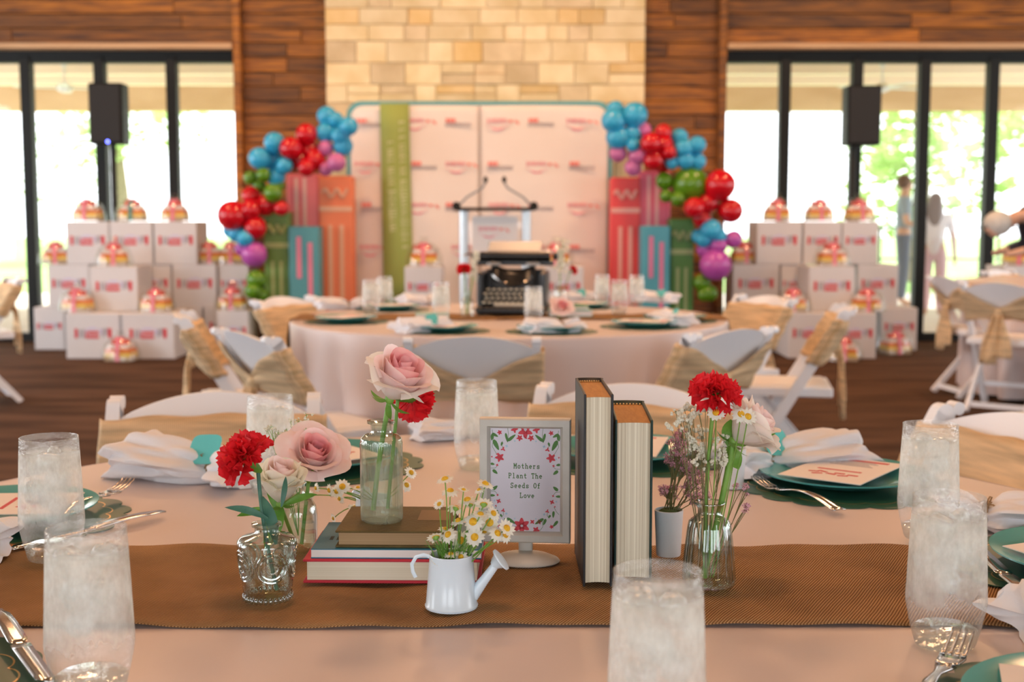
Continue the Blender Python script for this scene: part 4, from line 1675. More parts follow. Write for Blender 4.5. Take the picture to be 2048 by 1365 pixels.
# ================================================================= FLOWERS
def petal_mesh(name, m, rmax, h, span, flare=0., curl=0., tipdrop=.22, nu=10, nv=9, seed=0):
    rr = random.Random(seed)
    p1, p2 = rr.uniform(0, 6), rr.uniform(0, 6)

    def fn(u, v):
        uu = u * 2 - 1
        wf = .30 + .70 * math.sin(min(1, v * 1.15 + .12) * PI * .56)
        a = uu * R(span) * .5 * wf
        rad = rmax * (1 - (1 - v) ** 2.6) * .96 + .0006
        zz = h * (v ** .92)
        k = max(0, (v - .55) / .45)
        rad += flare * rmax * k ** 1.5
        kc = max(0, (v - .74) / .26)
        rad += curl * rmax * kc ** 2 * (1 + .3 * math.sin(3 * uu + p1))
        zz -= curl * rmax * .55 * kc ** 2.6
        zz -= tipdrop * h * uu * uu * v ** 2
        zz += .02 * h * math.sin(4 * uu + p2) * v * v
        rad += .03 * rmax * math.sin(5 * uu + p1) * v * v
        return (rad * math.cos(a), rad * math.sin(a), zz)
    return MB().grid(fn, nu, nv).mesh(name, m, 80)


def quat_to(axis, spin=0.):
    axis = Vector(axis).normalized()
    return axis.to_track_quat('Z', 'Y') @ Quaternion((0, 0, 1), spin)


def bez(a, b, bend, n=8):
    a, b = Vector(a), Vector(b)
    mid = (a + b) / 2 + Vector(bend)
    return [a.lerp(mid, i / n).lerp(mid.lerp(b, i / n), i / n) for i in range(n + 1)]


def rose(label, foot, base, axis, Rr, H, mats, seed, openness=1.0, stem_r=.0024, bend=(0, 0, 0), leaves=2):
    rr = random.Random(seed)
    foot, base = Vector(foot), Vector(base)
    t = thing('rose', label, 'flower', foot, group='blush roses')
    hb = base - foot
    st = MB().tube(bez((0, 0, 0), hb, bend), stem_r, 8)
    st.build('stem', M['stem'], t, smooth=60)
    q = quat_to(axis, rr.uniform(0, 6.28))
    mi, mm, mo = mats
    layers = [(2, .26, .96, 330, -.1, 0, mi), (3, .40, 1.0, 190, 0, .02, mi), (4, .56, .98, 150, .05, .05, mi), (4, .72, .95, 130, .10 * openness, .12, mm),
              (5, .86, .88, 112, .16 * openness, .22, mm), (5, .98, .80, 108, .22 * openness, .40 * openness, mo)]
    for li, (n, rf, hf, span, fl, cu, m) in enumerate(layers):
        meshes = [petal_mesh('petal', m, Rr * rf, H * hf, span, fl, cu, seed=seed * 31 + li * 5 + k) for k in range(2)]
        for k in range(n):
            qq = q @ Quaternion((0, 0, 1), 2 * PI * (k + .37 * li) / n + rr.uniform(-.12, .12)) @ Quaternion((0, 1, 0), rr.uniform(-.03, .06))
            s = rr.uniform(.95, 1.06)
            inst(meshes[k % 2], 'petal', t, hb, qq, (s, s, s * rr.uniform(.96, 1.04)))
    MB().ball((0, 0, 0), .0055, 12, 8, (1, 1, 1.1)).build('hip', M['stem'], t, loc=hb, smooth=60)

    def sep(u, v):
        w = .0048 * math.sin(min(1, v * 1.1 + .05) * PI) ** .7 * (1 - .35 * v)
        return ((.003 + .030 * v), (u - .5) * 2 * w, -.002 - .006 * math.sin(v * 2.2) + .010 * v * v)
    sm = MB().grid(sep, 4, 8).mesh('sepal', M['sepal'], 80)
    for k in range(5):
        inst(sm, 'sepal', t, hb, q @ Quaternion((0, 0, 1), 2 * PI * k / 5 + .2) @ Quaternion((0, 1, 0), rr.uniform(-.5, .35)))
    return t


def carn_mesh(seed, Rr, mname='carn'):
    rr = random.Random(seed)
    ph, k1 = rr.uniform(0, 6), rr.choice((3, 4))

    def fn(u, v):
        uu = u * 2 - 1
        a = uu * R(36) * (.25 + .75 * v)
        tooth = (.06 if int(round(u * 16)) % 2 else -.03) * (v ** 6)
        rad = Rr * v * (1 + tooth - .10 * uu * uu)
        z = Rr * (.20 * v * v * math.sin(k1 * uu * PI + ph) + .10 * v ** 3 * math.sin(9 * uu + ph * 2) + .16 * v * (1 - v))
        return (rad * math.cos(a), rad * math.sin(a), z)
    return MB().grid(fn, 16, 7).mesh('petal', M[mname], 80)


def carnation(label, foot, base, axis, Rr, seed, stem='stemdark', bend=(0, 0, 0), stem_r=.0022):
    rr = random.Random(seed)
    foot, base = Vector(foot), Vector(base)
    t = thing('carnation', label, 'flower', foot, group='red carnations')
    hb = base - foot
    ax = Vector(axis).normalized()
    MB().tube(bez((0, 0, 0), hb, bend), stem_r, 8).build('stem', M[stem], t, smooth=60)
    q = quat_to(axis, rr.uniform(0, 6))
    MB().lathe([(.0028, -.004), (.0050, .003), (.0062, .014), (.0075, .021), (.0060, .023)], 14).build('calyx', M['sepal'], t, loc=hb, rot=q, smooth=60)
    c = hb + ax * .019
    ms = [carn_mesh(seed * 7 + k, Rr) for k in range(4)]
    for (n, el, s) in ((7, -8, 1.0), (8, 14, 1.0), (8, 34, .95), (7, 54, .86), (5, 72, .74), (3, 84, .6)):
        for k in range(n):
            qq = q @ Quaternion((0, 0, 1), 2 * PI * k / n + rr.uniform(-.3, .3)) @ Quaternion((0, 1, 0), -R(el + rr.uniform(-9, 9))) @ Quaternion((1, 0, 0), rr.uniform(-.5, .5))
            ss = s * rr.uniform(.88, 1.08)
            inst(rr.choice(ms), 'petal', t, c, qq, (ss, ss, ss))
    return t


def leaf_part(parent, base, tip, w, m='sepal', arch=.006):
    base, tip = Vector(base), Vector(tip)
    d = tip - base
    side = d.cross(Vector((0, 1, .2))).normalized()
    nrm = side.cross(d).normalized()

    def fn(u, v):
        ww = w * math.sin(min(1, v * .95 + .05) * PI) ** .8
        return tuple(base + d * v + side * ((u - .5) * 2 * ww) + nrm * (arch * math.sin(v * PI) + .2 * ww * abs(u - .5) * 2))
    return MB().grid(fn, 4, 8).build('leaf', M[m], parent, smooth=80)


def V(p):
    return Vector(p)


MATS_P = (M['rose_in'], M['rose_mid'], M['rose_out'])
MATS_B = (M['rose_in'], M['rose_mid'], M['rose_mid'])
MATS_C = (M['rose_mid'], M['rose_cream'], M['rose_cream'])
# rose in the ribbed bottle
foot = V((v3.x - .010, v3.y, ZO + .012))
base = at_y(779, 799, v3.y - .002)
r3 = rose('large blush rose with pink heart standing in the ribbed bottle on the books', foot, base, (.40, -.34, .85), .030, .057, MATS_P, 3, .8, stem_r=.0030, bend=(-.003, 0, 0))
carnation('red carnation peeking out behind the large blush rose', V((v3.x + .006, v3.y + .006, ZO + .012)), at_y(796, 796, v3.y + .026), (.55, .5, -.05), .029, 21, 'stem')
# left group
footA = V((v1.x + .010, v1.y, ZR + .010))
baseA = at_y(516, 940, v1.y + .006)
ca = carnation('red carnation leaning left out of the embossed bottle', footA, baseA, (-.62, -.40, .68), .0315, 22, bend=(-.006, 0, 0))
la = baseA - footA
for (a, b, w) in (((-.008, -.002, .078), (-.052, -.01, .092), .0045), ((0, -.002, .05), (-.012, -.008, .104), .0065), ((.006, 0, .09), (.012, -.004, .124), .003)):
    leaf_part(ca, a, b, w, 'stemdark')
footW = V((v2.x - .003, v2.y, ZR + .010))
baseW = at_y(560, 1008, v2.y - .06)
rw = rose('creamy white rose bud left of the open pink rose', footW, baseW, (.12, -.30, .95), .0225, .056, MATS_C, 5, .6, stem_r=.0022)
lw_ = baseW - footW
leaf_part(rw, lw_ + V((.002, -.004, 0)), lw_ + V((-.016, -.012, -.052)), .010)
leaf_part(rw, lw_ + V((-.006, -.004, -.004)), lw_ + V((-.010, -.016, .032)), .007)
leaf_part(rw, lw_ + V((.004, -.002, -.002)), lw_ + V((.044, -.004, .012)), .0045)
leaf_part(rw, lw_ + V((-.010, -.002, -.008)), lw_ + V((-.050, -.004, -.014)), .005)
footP = V((v2.x + .004, v2.y + .003, ZR + .010))
baseP = at_y(620, 936, v2.y + .012)
rose('wide open blush pink rose in the round shouldered bottle', footP, baseP, (.30, -.55, .78), .0275, .046, MATS_B, 9, 1.0, stem_r=.0024)
# right group
footC = V((v4.x - .004, v4.y, ZR + .008))
baseC = at_y(1426, 822, v4.y - .004)
carnation('red carnation at the top of the fluted vase on the right', footC, baseC, (.05, -.35, .93), .0285, 23, 'stem', bend=(-.006, 0, 0))
footR = V((v4.x - .006, v4.y + .004, ZR + .008))
baseR = at_y(1466, 884, v4.y + .006)
rr4 = rose('pale blush rose tilting right out of the fluted vase', footR, baseR, (.72, -.18, .66), .027, .050, MATS_C[:1] + (M['rose_out'], M['rose_out']), 12, .8, stem_r=.0036, bend=(.004, 0, -.004))
lr = baseR - footR
leaf_part(rr4, lr + V((-.004, 0, -.006)), lr + V((-.004, -.006, .026)), .008)
leaf_part(rr4, lr + V((0, -.002, -.004)), lr + V((.046, -.006, .010)), .006)
leaf_part(rr4, lr + V((-.004, 0, -.004)), lr + V((.006, -.006, -.030)), .009)


# chamomile
def daisy_meshes():
    out = []
    for seed, droop in ((1, .12), (2, .45), (3, -.15)):
        rr = random.Random(seed)
        mb = MB()
        n = 13
        for k in range(n):
            a = 2 * PI * k / n + rr.uniform(-.08, .08)
            dr = droop + rr.uniform(-.12, .12)
            ln = .0078 * rr.uniform(.85, 1.1)

            def fn(u, v, a=a, dr=dr, ln=ln):
                w = .0020 * math.sin(min(1, v * .9 + .12) * PI) ** .55
                r_ = .0022 + ln * v
                x, y = r_, (u - .5) * 2 * w
                z = -dr * ln * v * v + .0006 * math.sin(u * PI)
                return (x * math.cos(a) - y * math.sin(a), x * math.sin(a) + y * math.cos(a), z)
            mb.grid(fn, 2, 4)
        out.append(mb.mesh('petals', M['daisy'], 80))
    return out


DM = daisy_meshes()
DC = MB().lathe([(.0036, -.0004), (.0038, .0006), (.0030, .0020), (.0014, .0029), (.0003, .0031)], 14).mesh('flower_centre', M['daisyc'], 60)
DG = MB().lathe([(.0006, -.0035), (.0026, -.0018), (.0034, 0), (.001, .0002)], 10).mesh('green_cup', M['stem'], 60)


def daisy(label, foot, head, nrm, var, sc_=1.0, bend=(0, 0, 0), group='chamomile flowers', sr=.0007):
    foot, head = V(foot), V(head)
    t = thing('chamomile', label, 'flower', foot, group=group)
    h = head - foot
    MB().tube(bez((0, 0, 0), h, bend, 6), sr, 6).build('stem', M['stem'], t, smooth=60)
    q = quat_to(nrm, var * 1.7)
    s = (sc_,) * 3
    inst(DM[var % 3], 'petals', t, h, q, s)
    inst(DC, 'flower_centre', t, h, q, s)
    inst(DG, 'green_cup', t, h, q, s)
    return t


rd = random.Random(4)
UPN, CAMN = V((0, -.25, 1)), V((0, -.9, .45))
heads = [(235, 90, 'u', 1), (285, 200, 'u', 1), (410, 190, 'u', .6), (615, 135, 'u', 1), (555, 190, 'u', .6), (600, 325, 'b', 1.1), (445, 285, 'u', 1.05), (338, 362, 'b', 1), (182, 325, 's', .7),
         (365, 480, 'u', 1), (500, 490, 'c', 1.15), (655, 500, 'c', 1.15), (150, 635, 'b', 1.1), (265, 612, 's', 1), (385, 668, 'c', 1.15), (515, 636, 'c', 1.1), (728, 600, 's', 1), (815, 552, 's', 1.05),
         (690, 412, 's', .9), (803, 618, 's', .9), (185, 822, 'u', .8), (300, 745, 'u', .8), (392, 775, 'c', .8), (570, 420, 'u', .9), (475, 330, 'b', .8), (240, 560, 'u', .8), (605, 590, 'u', .7)]
rowof = ['low' if q[1] > 560 else ('mid-height' if q[1] > 300 else 'tall') for q in heads]
ords = {}
for rw_ in set(rowof):
    ii = [i for i, q in enumerate(rowof) if q == rw_]
    for i, w_ in zip(ii, order([heads[i] for i in ii])): ords[i] = w_
for k, (cx_, cy_, o_, s_) in enumerate(heads):
    px_, py_ = 840 + cx_ / 4.705, 940 + cy_ / 4.705
    h = at_y(px_, py_, c1.y + rd.uniform(-.012, .012))
    if cy_ > 730: h.y = c1.y - .012
    dirx = (h.x - c1.x)
    f = V((c1.x + max(-.014, min(.014, dirx * .35)) + rd.uniform(-.004, .004), c1.y + rd.uniform(-.010, .010), ZR + .046))
    n = {'u': UPN + V((rd.uniform(-.4, .4), 0, 0)), 'c': CAMN + V((rd.uniform(-.25, .25), 0, 0)), 's': V((.55 if dirx > 0 else -.5, -.6, .6)), 'b': V((rd.uniform(-.3, .3), .65, .7))}[o_]
    row = rowof[k]
    daisy('%s chamomile flower in the front watering can, %s of the %s ones' % (row, ords[k], row), f, h, n, k, s_, (rd.uniform(-.004, .004), 0, .002),
          group='%s chamomile in the front watering can' % row)
# feathery leaves in the can
lf = MB()
for k in range(46):
    a = rd.uniform(0, 6.28)
    r_ = rd.uniform(.002, .017)
    b = V((r_ * math.cos(a), r_ * math.sin(a), .045))
    lf.tube([b, b * 1.05 + V((.004 * math.cos(a), .004 * math.sin(a), .014)), b + V((.012 * math.cos(a), .012 * math.sin(a), rd.uniform(.018, .032)))], [.0008, .0006, .0002], 5)
o = lf.build('feathery_leaves', M['sepal'], CAN1, smooth=60)
o['kind'] = 'stuff'
back_heads = [(520, 112, 'c', 1.1), (475, 300, 's', .9), (735, 452, 'u', 1.1), (312, 172, 's', .9), (5, 255, 's', .7), (378, 622, 's', .7), (770, 128, 'u', .7), (95, 135, 's', .7), (430, 190, 'c', .9)]
for k, (cx_, cy_, o_, s_) in enumerate(back_heads):
    h = at_y(620 + cx_ / 8.03, 960 + cy_ / 8.03, c2.y - .004)
    f = V((c2.x + rd.uniform(-.010, .006), c2.y + rd.uniform(-.006, .006), ZR + .046))
    n = {'u': UPN, 'c': CAMN, 's': V((-.7, -.5, -.1))}[o_]
    daisy('chamomile drooping from the watering can behind the books, %s there' % order(back_heads)[k], f, h, n, k, s_, (-.004, 0, .010), group='chamomile in the rear watering can')
for k, (px_, py_) in enumerate(((822, 946), (813, 971))):
    daisy('%s chamomile flower right of the ribbed bottle' % ('upper', 'lower')[k], V((c2.x + .008, c2.y, ZR + .046)), at_y(px_, py_, c2.y), V((.5, -.5, .5)), k, .95, group='chamomile right of the ribbed bottle')
for k, (px_, py_, nm) in enumerate(((1432, 826, 'under the carnation'), (1482, 829, 'left of the pair in front of the tilted rose'), (1496, 834, 'right of the pair in front of the tilted rose'))):
    daisy('chamomile flower in the fluted vase, %s' % nm, V((v4.x - .002 + .003 * k, v4.y - .004, ZR + .01)), at_y(px_, py_, v4.y - .030), V((-.1 + .2 * k, -.75, .5)), k, 1.05, (.004, 0, 0))

# baby's breath and statice sprigs
GB = MB().ball((0, 0, 0), .0017, 7, 5, (1, 1, .8))


def sprig(name, label, foot, head, m, blob, n, spread, seed, group, stemm='drystem', br=5):
    rr = random.Random(seed)
    foot, head = V(foot), V(head)
    t = thing(name, label, 'flower', foot, group=group)
    h = head - foot
    st, bl = MB(), MB()
    fork = h * .62
    st.tube(bez((0, 0, 0), fork, (rr.uniform(-.004, .004), 0, 0), 5), .0006, 5)
    tips = []
    for k in range(br):
        e = h + V((rr.uniform(-1, 1), rr.uniform(-.8, .8), rr.uniform(-.8, .8))) * spread
        st.tube(bez(fork, e, (rr.uniform(-.003, .003), 0, .004), 4), .00042, 4)
        tips.append(e)
    for k in range(n):
        e = rr.choice(tips)
        c = e + V((rr.gauss(0, 1), rr.gauss(0, 1), rr.gauss(0, 1))) * (spread * .22)
        st.tube([e, c], .00026, 3)
        s = blob * rr.uniform(.7, 1.25)
        if m == 'limon':
            Mx = T(*c) @ RZ(rr.uniform(0, 6)) @ RX(rr.uniform(0, 3))
            for j in range(4):
                a = j * PI / 2
                bl.add([(0, 0, 0), (s * math.cos(a - .5), s * math.sin(a - .5), s * .5), (s * 1.3 * math.cos(a), s * 1.3 * math.sin(a), s * .7), (s * math.cos(a + .5), s * math.sin(a + .5), s * .5)], [(0, 1, 2, 3)], Mx)
        else:
            for j in range(5):
                d = V((rr.gauss(0, 1), rr.gauss(0, 1), rr.gauss(0, 1))).normalized() * s * .55
                bl.ball(c + d, s * .62, 6, 4)
    st.build('stems', M[stemm], t, smooth=60)
    o = bl.build('blossoms', M[m], t, smooth=0)
    o['kind'] = 'stuff'
    return t


GY = ((1352, 835), (1378, 826), (1400, 850), (1372, 880), (1408, 905), (1436, 915), (1416, 830), (1448, 900))
for k, (px_, py_) in enumerate(GY):
    sprig('baby_breath', "sprig of cream baby's breath in the fluted vase, %s there" % order(GY)[k], V((v4.x - .004, v4.y + rd.uniform(-.004, .006), ZR + .02)), at_y(px_, py_, v4.y + rd.uniform(-.01, .03)), 'gyp', .0026, 22, .0125, 40 + k, "baby's breath in the fluted vase")
GY2 = ((540, 862), (565, 868), (583, 852), (604, 845), (556, 885))
for k, (px_, py_) in enumerate(GY2):
    sprig('baby_breath', "sprig of cream baby's breath behind the pink rose, %s there" % order(GY2)[k], V((v2.x, v2.y + .004, ZR + .02)), at_y(px_, py_, v2.y + .024), 'gyp', .0017, 18, .012, 60 + k, "baby's breath behind the pink rose", 'stem')
ST = []
for k in range(20):
    px_, py_ = rd.uniform(1322, 1412), rd.uniform(872, 1000)
    if px_ > 1385 and py_ < 920: px_ -= 40
    ST.append((px_, py_))
for k, (px_, py_) in enumerate(ST):
    h = at_y(px_, py_, cpos.y + rd.uniform(-.014, .014))
    sprig('statice', 'sprig of mauve pink statice in the white cup, %s there' % order(ST)[k], V((cpos.x + rd.uniform(-.008, .008), cpos.y + rd.uniform(-.008, .008), ZR + .050)), h, 'limon', .0021, 34, .0085, 80 + k, 'pink statice in the white cup', br=6)
for k, (px_, py_) in enumerate(((1478, 975), (1492, 985), (1490, 1020), (1462, 1050))):
    h = at_y(px_, py_, v4.y + .03)
    sprig('statice', 'sprig of mauve pink statice right of the fluted vase, %s there' % ('uppermost', 'second', 'third', 'lowest')[k], V((v4.x + .010, v4.y + .05, ZR + .001)), h, 'limon', .0021, 14, .006, 120 + k, 'pink statice right of the fluted vase', br=4)
# ================================================================= MIDDLE TABLE CENTREPIECE
ZF = TZ + .0085
M['tw'] = mat('typewriter_black', (.010, .010, .011), .28)
M['twgrey'] = mat('typewriter_grey', (.30, .31, .31), .35)
M['key'] = mat('typewriter_key', (.55, .56, .48), .35)
tp = at_z(1026, 630, ZF)
TW = thing('typewriter', 'black vintage typewriter with grey paper rest on the middle table', 'typewriter', (tp.x, tp.y + .10, ZF), R(-6))
b = MB()
b.box((0, .02, .02), (.30, .30, .03), b=.008)
for s in (-1, 1):
    b.box((s * .135, .04, .10), (.025, .24, .16), b=.008)
b.box((0, .15, .10), (.27, .02, .17), b=.006)
b.build('base_frame', M['tw'], TW, smooth=30)
for s in (-1, 1):
    for y in (-.11, .13):
        MB().lathe([(.014, -.0005), (.014, .008)], 12, T(s * .13, y, 0)).build('foot', M['tw'], TW)
kb = MB()
for r_ in range(4):
    for c_ in range(10):
        x = (c_ - 4.5) * .0245 + (r_ % 2) * .008
        y, z = -.125 + r_ * .026, .052 + r_ * .017
        kb.lathe([(.0088, 0), (.0095, .003), (.007, .0045)], 10, T(x, y, z) @ RX(R(12)))
kb.build('keys', M['key'], TW, smooth=40)['kind'] = 'stuff'
kl = MB()
for r_ in range(4):
    for c_ in range(10):
        x = (c_ - 4.5) * .0245 + (r_ % 2) * .008
        y, z = -.125 + r_ * .026, .052 + r_ * .017
        kl.tube([(x, y, z), (x * .95, y + .05, z - .02), (x * .8, .02, .05)], .0015, 4)
kl.build('key_levers', M['steel'], TW, smooth=40)['kind'] = 'stuff'
MB().box((0, -.150, .045), (.13, .016, .012), b=.004).build('space_bar', M['key'], TW, smooth=0)
bs = MB()
bs.grid(lambda u, v: (.095 * math.cos(PI + u * PI), -.02 + .06 * v + .02 * math.sin(u * PI), .15 + .085 * v - .05 * math.sin(u * PI)), 24, 4)
bs.build('type_basket', M['tw'], TW, smooth=60, solid=.004)
sg = MB()
for k in range(22):
    a = PI + (k + .5) / 22 * PI
    sg.tube([(.05 * math.cos(a), .02, .13 + .02 * math.sin(a)), (.09 * math.cos(a), -.01, .17 + .04 * math.sin(a))], .0018, 4)
sg.build('type_bars', M['steel'], TW, smooth=40)['kind'] = 'stuff'
for s in (-1, 1):
    MB().lathe([(.03, 0), (.032, .004), (.03, .012), (.012, .014)], 20, T(s * .085, .02, .205)).build('ribbon_spool', M['twgrey'], TW, smooth=40)
cr_ = MB()
cr_.box((0, .09, .215), (.34, .05, .022), b=.005)
cr_.build('carriage', M['tw'], TW, smooth=0)
MB().lathe([(.019, -.155), (.019, .155)], 20, T(0, .08, .245) @ RY(PI / 2)).build('platen', M['tw'], TW, smooth=40)
for s in (-1, 1):
    MB().lathe([(.010, -.012), (.017, -.009), (.017, .009), (.010, .012)], 16, T(s * .178, .08, .245) @ RY(PI / 2)).build('platen_knob', M['tw'], TW, smooth=40)
MB().tube([(-.17, .06, .25), (-.20, .0, .255), (-.205, -.05, .25)], .004, 6).build('return_lever', M['steel'], TW)
MB().box((0, 0, 0), (.235, .10, .005), T(-.005, .135, .285) @ RX(R(24)), b=.002).build('paper_rest', M['twgrey'], TW, smooth=0)
MB().box((.10, -.02, .06), (.035, .004, .03)).build('name_plate', M['key'], TW, smooth=0)

M['greenbook'] = mat('green_book', (.10, .30, .10), .5)
M['mintbook'] = mat('mint_book', (.30, .55, .50), .4)
# books to the right of the typewriter
for (x0, x1, y0, y1, z, h, m, lb) in ((.155, .335, 5.20, 5.33, ZF, .026, M['mintbook'], 'mint green book lying right of the typewriter'), (.165, .32, 5.21, 5.325, ZF + .0262, .016, M['greenbook'], 'leaf green book on top of the mint one on the middle table'),
                                      (-.40, -.26, 5.10, 5.22, ZF, .018, M['mintbook'], 'pale book lying left of the typewriter')):
    slab_book('book', lb, x0, x1, y0, y1, z, z + h, m, M['paper'], R(4))


def small_vase(p, label):
    t = thing('bottle_vase', label, 'vase', p, group='bottle vases on the middle table')
    MB().shell([(.026, 0), (.028, .004), (.028, .06), (.022, .072), (.013, .080), (.012, .105), (.015, .112)], 24).build('bottle', M['vaseglass'], t, smooth=50)
    MB().lathe([(.001, .004), (.026, .004), (.026, .055), (.001, .055)], 24).build('vase_water', M['water'], t, smooth=40)
    return t


va = at_z(934, 634, ZF)
va = V((va.x, va.y, ZF))
small_vase(va, 'clear bottle with red carnation left of the typewriter')
carnation('red carnation in the bottle left of the typewriter', va + V((0, 0, .01)), at_y(929, 548, va.y), (-.1, -.3, .9), .030, 31, 'stem')


def stock(label, foot, p0, p1, seed, n=26, rad=.022):
    rr = random.Random(seed)
    foot = V(foot)
    t = thing('stock_flower', label, 'flower', foot, group='cream stock flowers on the middle table')
    a, b = V(p0) - foot, V(p1) - foot
    MB().tube([(0, 0, 0), a, b], [.003, .003, .0015], 6).build('stem', M['stem'], t)
    mb = MB()
    for k in range(n):
        c = a.lerp(b, (k + .5) / n) + V((rr.gauss(0, 1), rr.gauss(0, 1), 0)) * rad * .6
        for j in range(4):
            d = V((rr.gauss(0, 1), rr.gauss(0, 1), rr.gauss(0, 1))).normalized() * .008
            mb.ball(c + d, .009, 7, 5, (1, 1, .55))
    mb.build('florets', M['gyp'], t, smooth=60)


stock('cream stock stem behind the carnation left of the typewriter', va + V((0, .005, .01)), at_y(945, 560, va.y + .02), at_y(948, 505, va.y + .02), 1, 14, .016)
for i, (px_, d_) in enumerate(((918, 'left'), (940, 'right'))):
    pass
vb = at_z(1120, 603, ZF)
vb = V((vb.x, vb.y, TZ + .002))
small_vase(vb, 'clear bottle with cream stock right of the typewriter')
stock('tall cream stock stem right of the typewriter', vb + V((0, 0, .01)), at_y(1120, 545, vb.y), at_y(1124, 478, vb.y), 2, 26, .022)
carnation('dark red carnation below the cream stock right of the typewriter', vb + V((.003, 0, .01)), at_y(1140, 545, vb.y + .01), (.8, -.2, .5), .024, 32, 'stem')
vc = at_z(1105, 622, ZF)
rose('peach rose lying low beside the books right of the typewriter', V((.19, 5.10, ZF + .002)), V((.20, 5.14, ZF + .03)), (.2, -.6, .7), .032, .045, MATS_B, 14, 1.1)

# ================================================================= LECTERN
M['alu'] = mat('brushed_aluminium', (.62, .66, .68), .35, metal=.7)
LY = 9.9
lc = at_y(990, 420, LY)
LT = thing('lectern', 'aluminium and clear panel lectern with two gooseneck microphones', 'lectern', (lc.x, LY, 0))
hz = lc.z
for s in (-1, 1):
    MB().tube([(s * .245, 0, .04), (s * .245, 0, hz - .01)], .038, 14).build('upright', M['alu'], LT, smooth=50)
MB().box((0, 0, .02), (.64, .42, .04), b=.01).build('base', M['black'], LT, smooth=0)
MB().box((0, .0, hz + .005), (.62, .40, .025), RX(R(0)), b=.006).build('reading_top', M['black'], LT, smooth=0)
MB().box((0, -.03, hz * .55), (.42, .008, hz * .75)).build('clear_panel', M['pane'], LT, smooth=0)
pn = MB().box((0, -.045, hz - .20), (.36, .006, .30)).build('sign_panel', M['paper'], LT, smooth=0)
for s in (-1, 1):
    MB().tube([(s * .30, .02, hz + .02), (s * .22, .0, hz + .10), (s * .10, -.02, hz + .17), (s * .075, -.03, hz + .21)], .009, 8).build('microphone_stem', M['twgrey'], LT)
    MB().ball((s * .073, -.03, hz + .235), .018, 10, 7, (1, 1, 1.5)).build('microphone_head', M['black'], LT)
    MB().ball((s * .305, .02, hz + .03), .035, 10, 7, (1, 1, 1)).build('microphone_base', M['black'], LT)


# ---- print marks: smile logo and block logo, as thin printed shapes
def smile_mark(mb_p, mb_d, cx, cz, w, y):
    """pink lettering over a smile curve with a dot at its end, facing -y"""
    n = 9
    for i in range(n):
        x = cx - w * .5 + (i + .5) * w * .62 / n
        h = w * (.10 if i % 3 else .14)
        mb_p.box((x, y, cz + w * .09), (w * .035, .002, h))
        mb_p.box((x + w * .012, y, cz + w * .09 + (h * .3 if i % 2 else -h * .3)), (w * .05, .002, w * .022))
    pts = [(cx - w * .48 + w * .62 * t, cz - w * .02 - w * .16 * math.sin(PI * (t * .92 + .04))) for t in [k / 12 for k in range(13)]]
    for (a, b_) in zip(pts[:-1], pts[1:]):
        mb_p.bar((a[0], y, a[1]), (b_[0], y, b_[1]), .002, w * .05)
    mb_d.lathe([(w * .05, -.001), (w * .05, .001)], 10, T(cx + w * .22, y, cz + w * .07) @ RX(PI / 2))
    for i in range(3):
        mb_d.box((cx + w * (.36 + .045 * i), y, cz + w * (.07 - .03 * i)), (w * .03, .002, w * .09))


def block_mark(mb_r, mb_g, cx, cz, w, y):
    for i in range(3):
        mb_r.box((cx - w * .42 + w * .12 * i, y, cz + w * .11), (w * .10, .002, w * .15))
    for i in range(11):
        x = cx - w * .46 + w * .085 * i
        mb_g.box((x, y, cz - w * .04), (w * .038, .002, w * (.12 if i % 2 else .16)))
        mb_g.box((x + w * .02, y, cz - w * .04 + (w * .04 if i % 3 else -w * .04)), (w * .06, .002, w * .025))


pm_, dm_ = MB(), MB()
smile_mark(pm_, dm_, -.005, hz - .17, .25, -.049)
pm_.build('pink_lettering', M['print_pink'], pn, smooth=0)
dm_.build('red_dots', M['print_coral'], pn, smooth=0)

# ================================================================= BACKDROP
BY = 11.55
bl, br_ = at_y(695, 210, BY), at_y(1222, 210, BY)
BTOP = at_y(960, 203, BY).z
BW = br_.x - bl.x
BCX = at_y(960, 300, BY).x
M['bdteal'] = mat('backdrop_teal', (.12, .38, .40), .6)
M['bdwhite'] = mat('backdrop_fabric', (.84, .76, .68), .75, c2=(.86, .79, .72), nscale=2)
M['bdgreen'] = mat('backdrop_green_ribbon', (.34, .42, .10), .7)
M['bdwords'] = mat('ribbon_words', (.62, .66, .34), .7)
M['gutter_shade'] = mat('backdrop_gutter_shade', (.62, .54, .48), .8)  # grey-brown colour painting the soft shade between the two pages
BD = thing('backdrop', 'giant open book backdrop printed with pink and grey logos', 'backdrop', (BCX, BY, 0))


def rrect(x0, x1, z0, z1, r_, corners):
    pts = []
    for (cx, cz, a0, on) in ((x1 - r_, z1 - r_, 0, corners[0]), (x0 + r_, z1 - r_, 90, corners[1]), (x0 + r_, z0 + r_, 180, corners[2]), (x1 - r_, z0 + r_, 270, corners[3])):
        if on:
            pts += [(cx + r_ * math.cos(R(a0 + t * 15)), cz + r_ * math.sin(R(a0 + t * 15))) for t in range(7)]
        else:
            sx, sz = (1 if a0 in (0, 270) else -1), (1 if a0 in (0, 90) else -1)
            pts.append((cx + sx * r_, cz + sz * r_))
    return pts


lx, rx = bl.x - BCX, br_.x - BCX
MB().prism(rrect(lx - .01, rx + .01, .02, BTOP, .14, (1, 1, 0, 0)), -.03, .03, RX(PI / 2)).build('cover_board', M['bdteal'], BD, smooth=0)


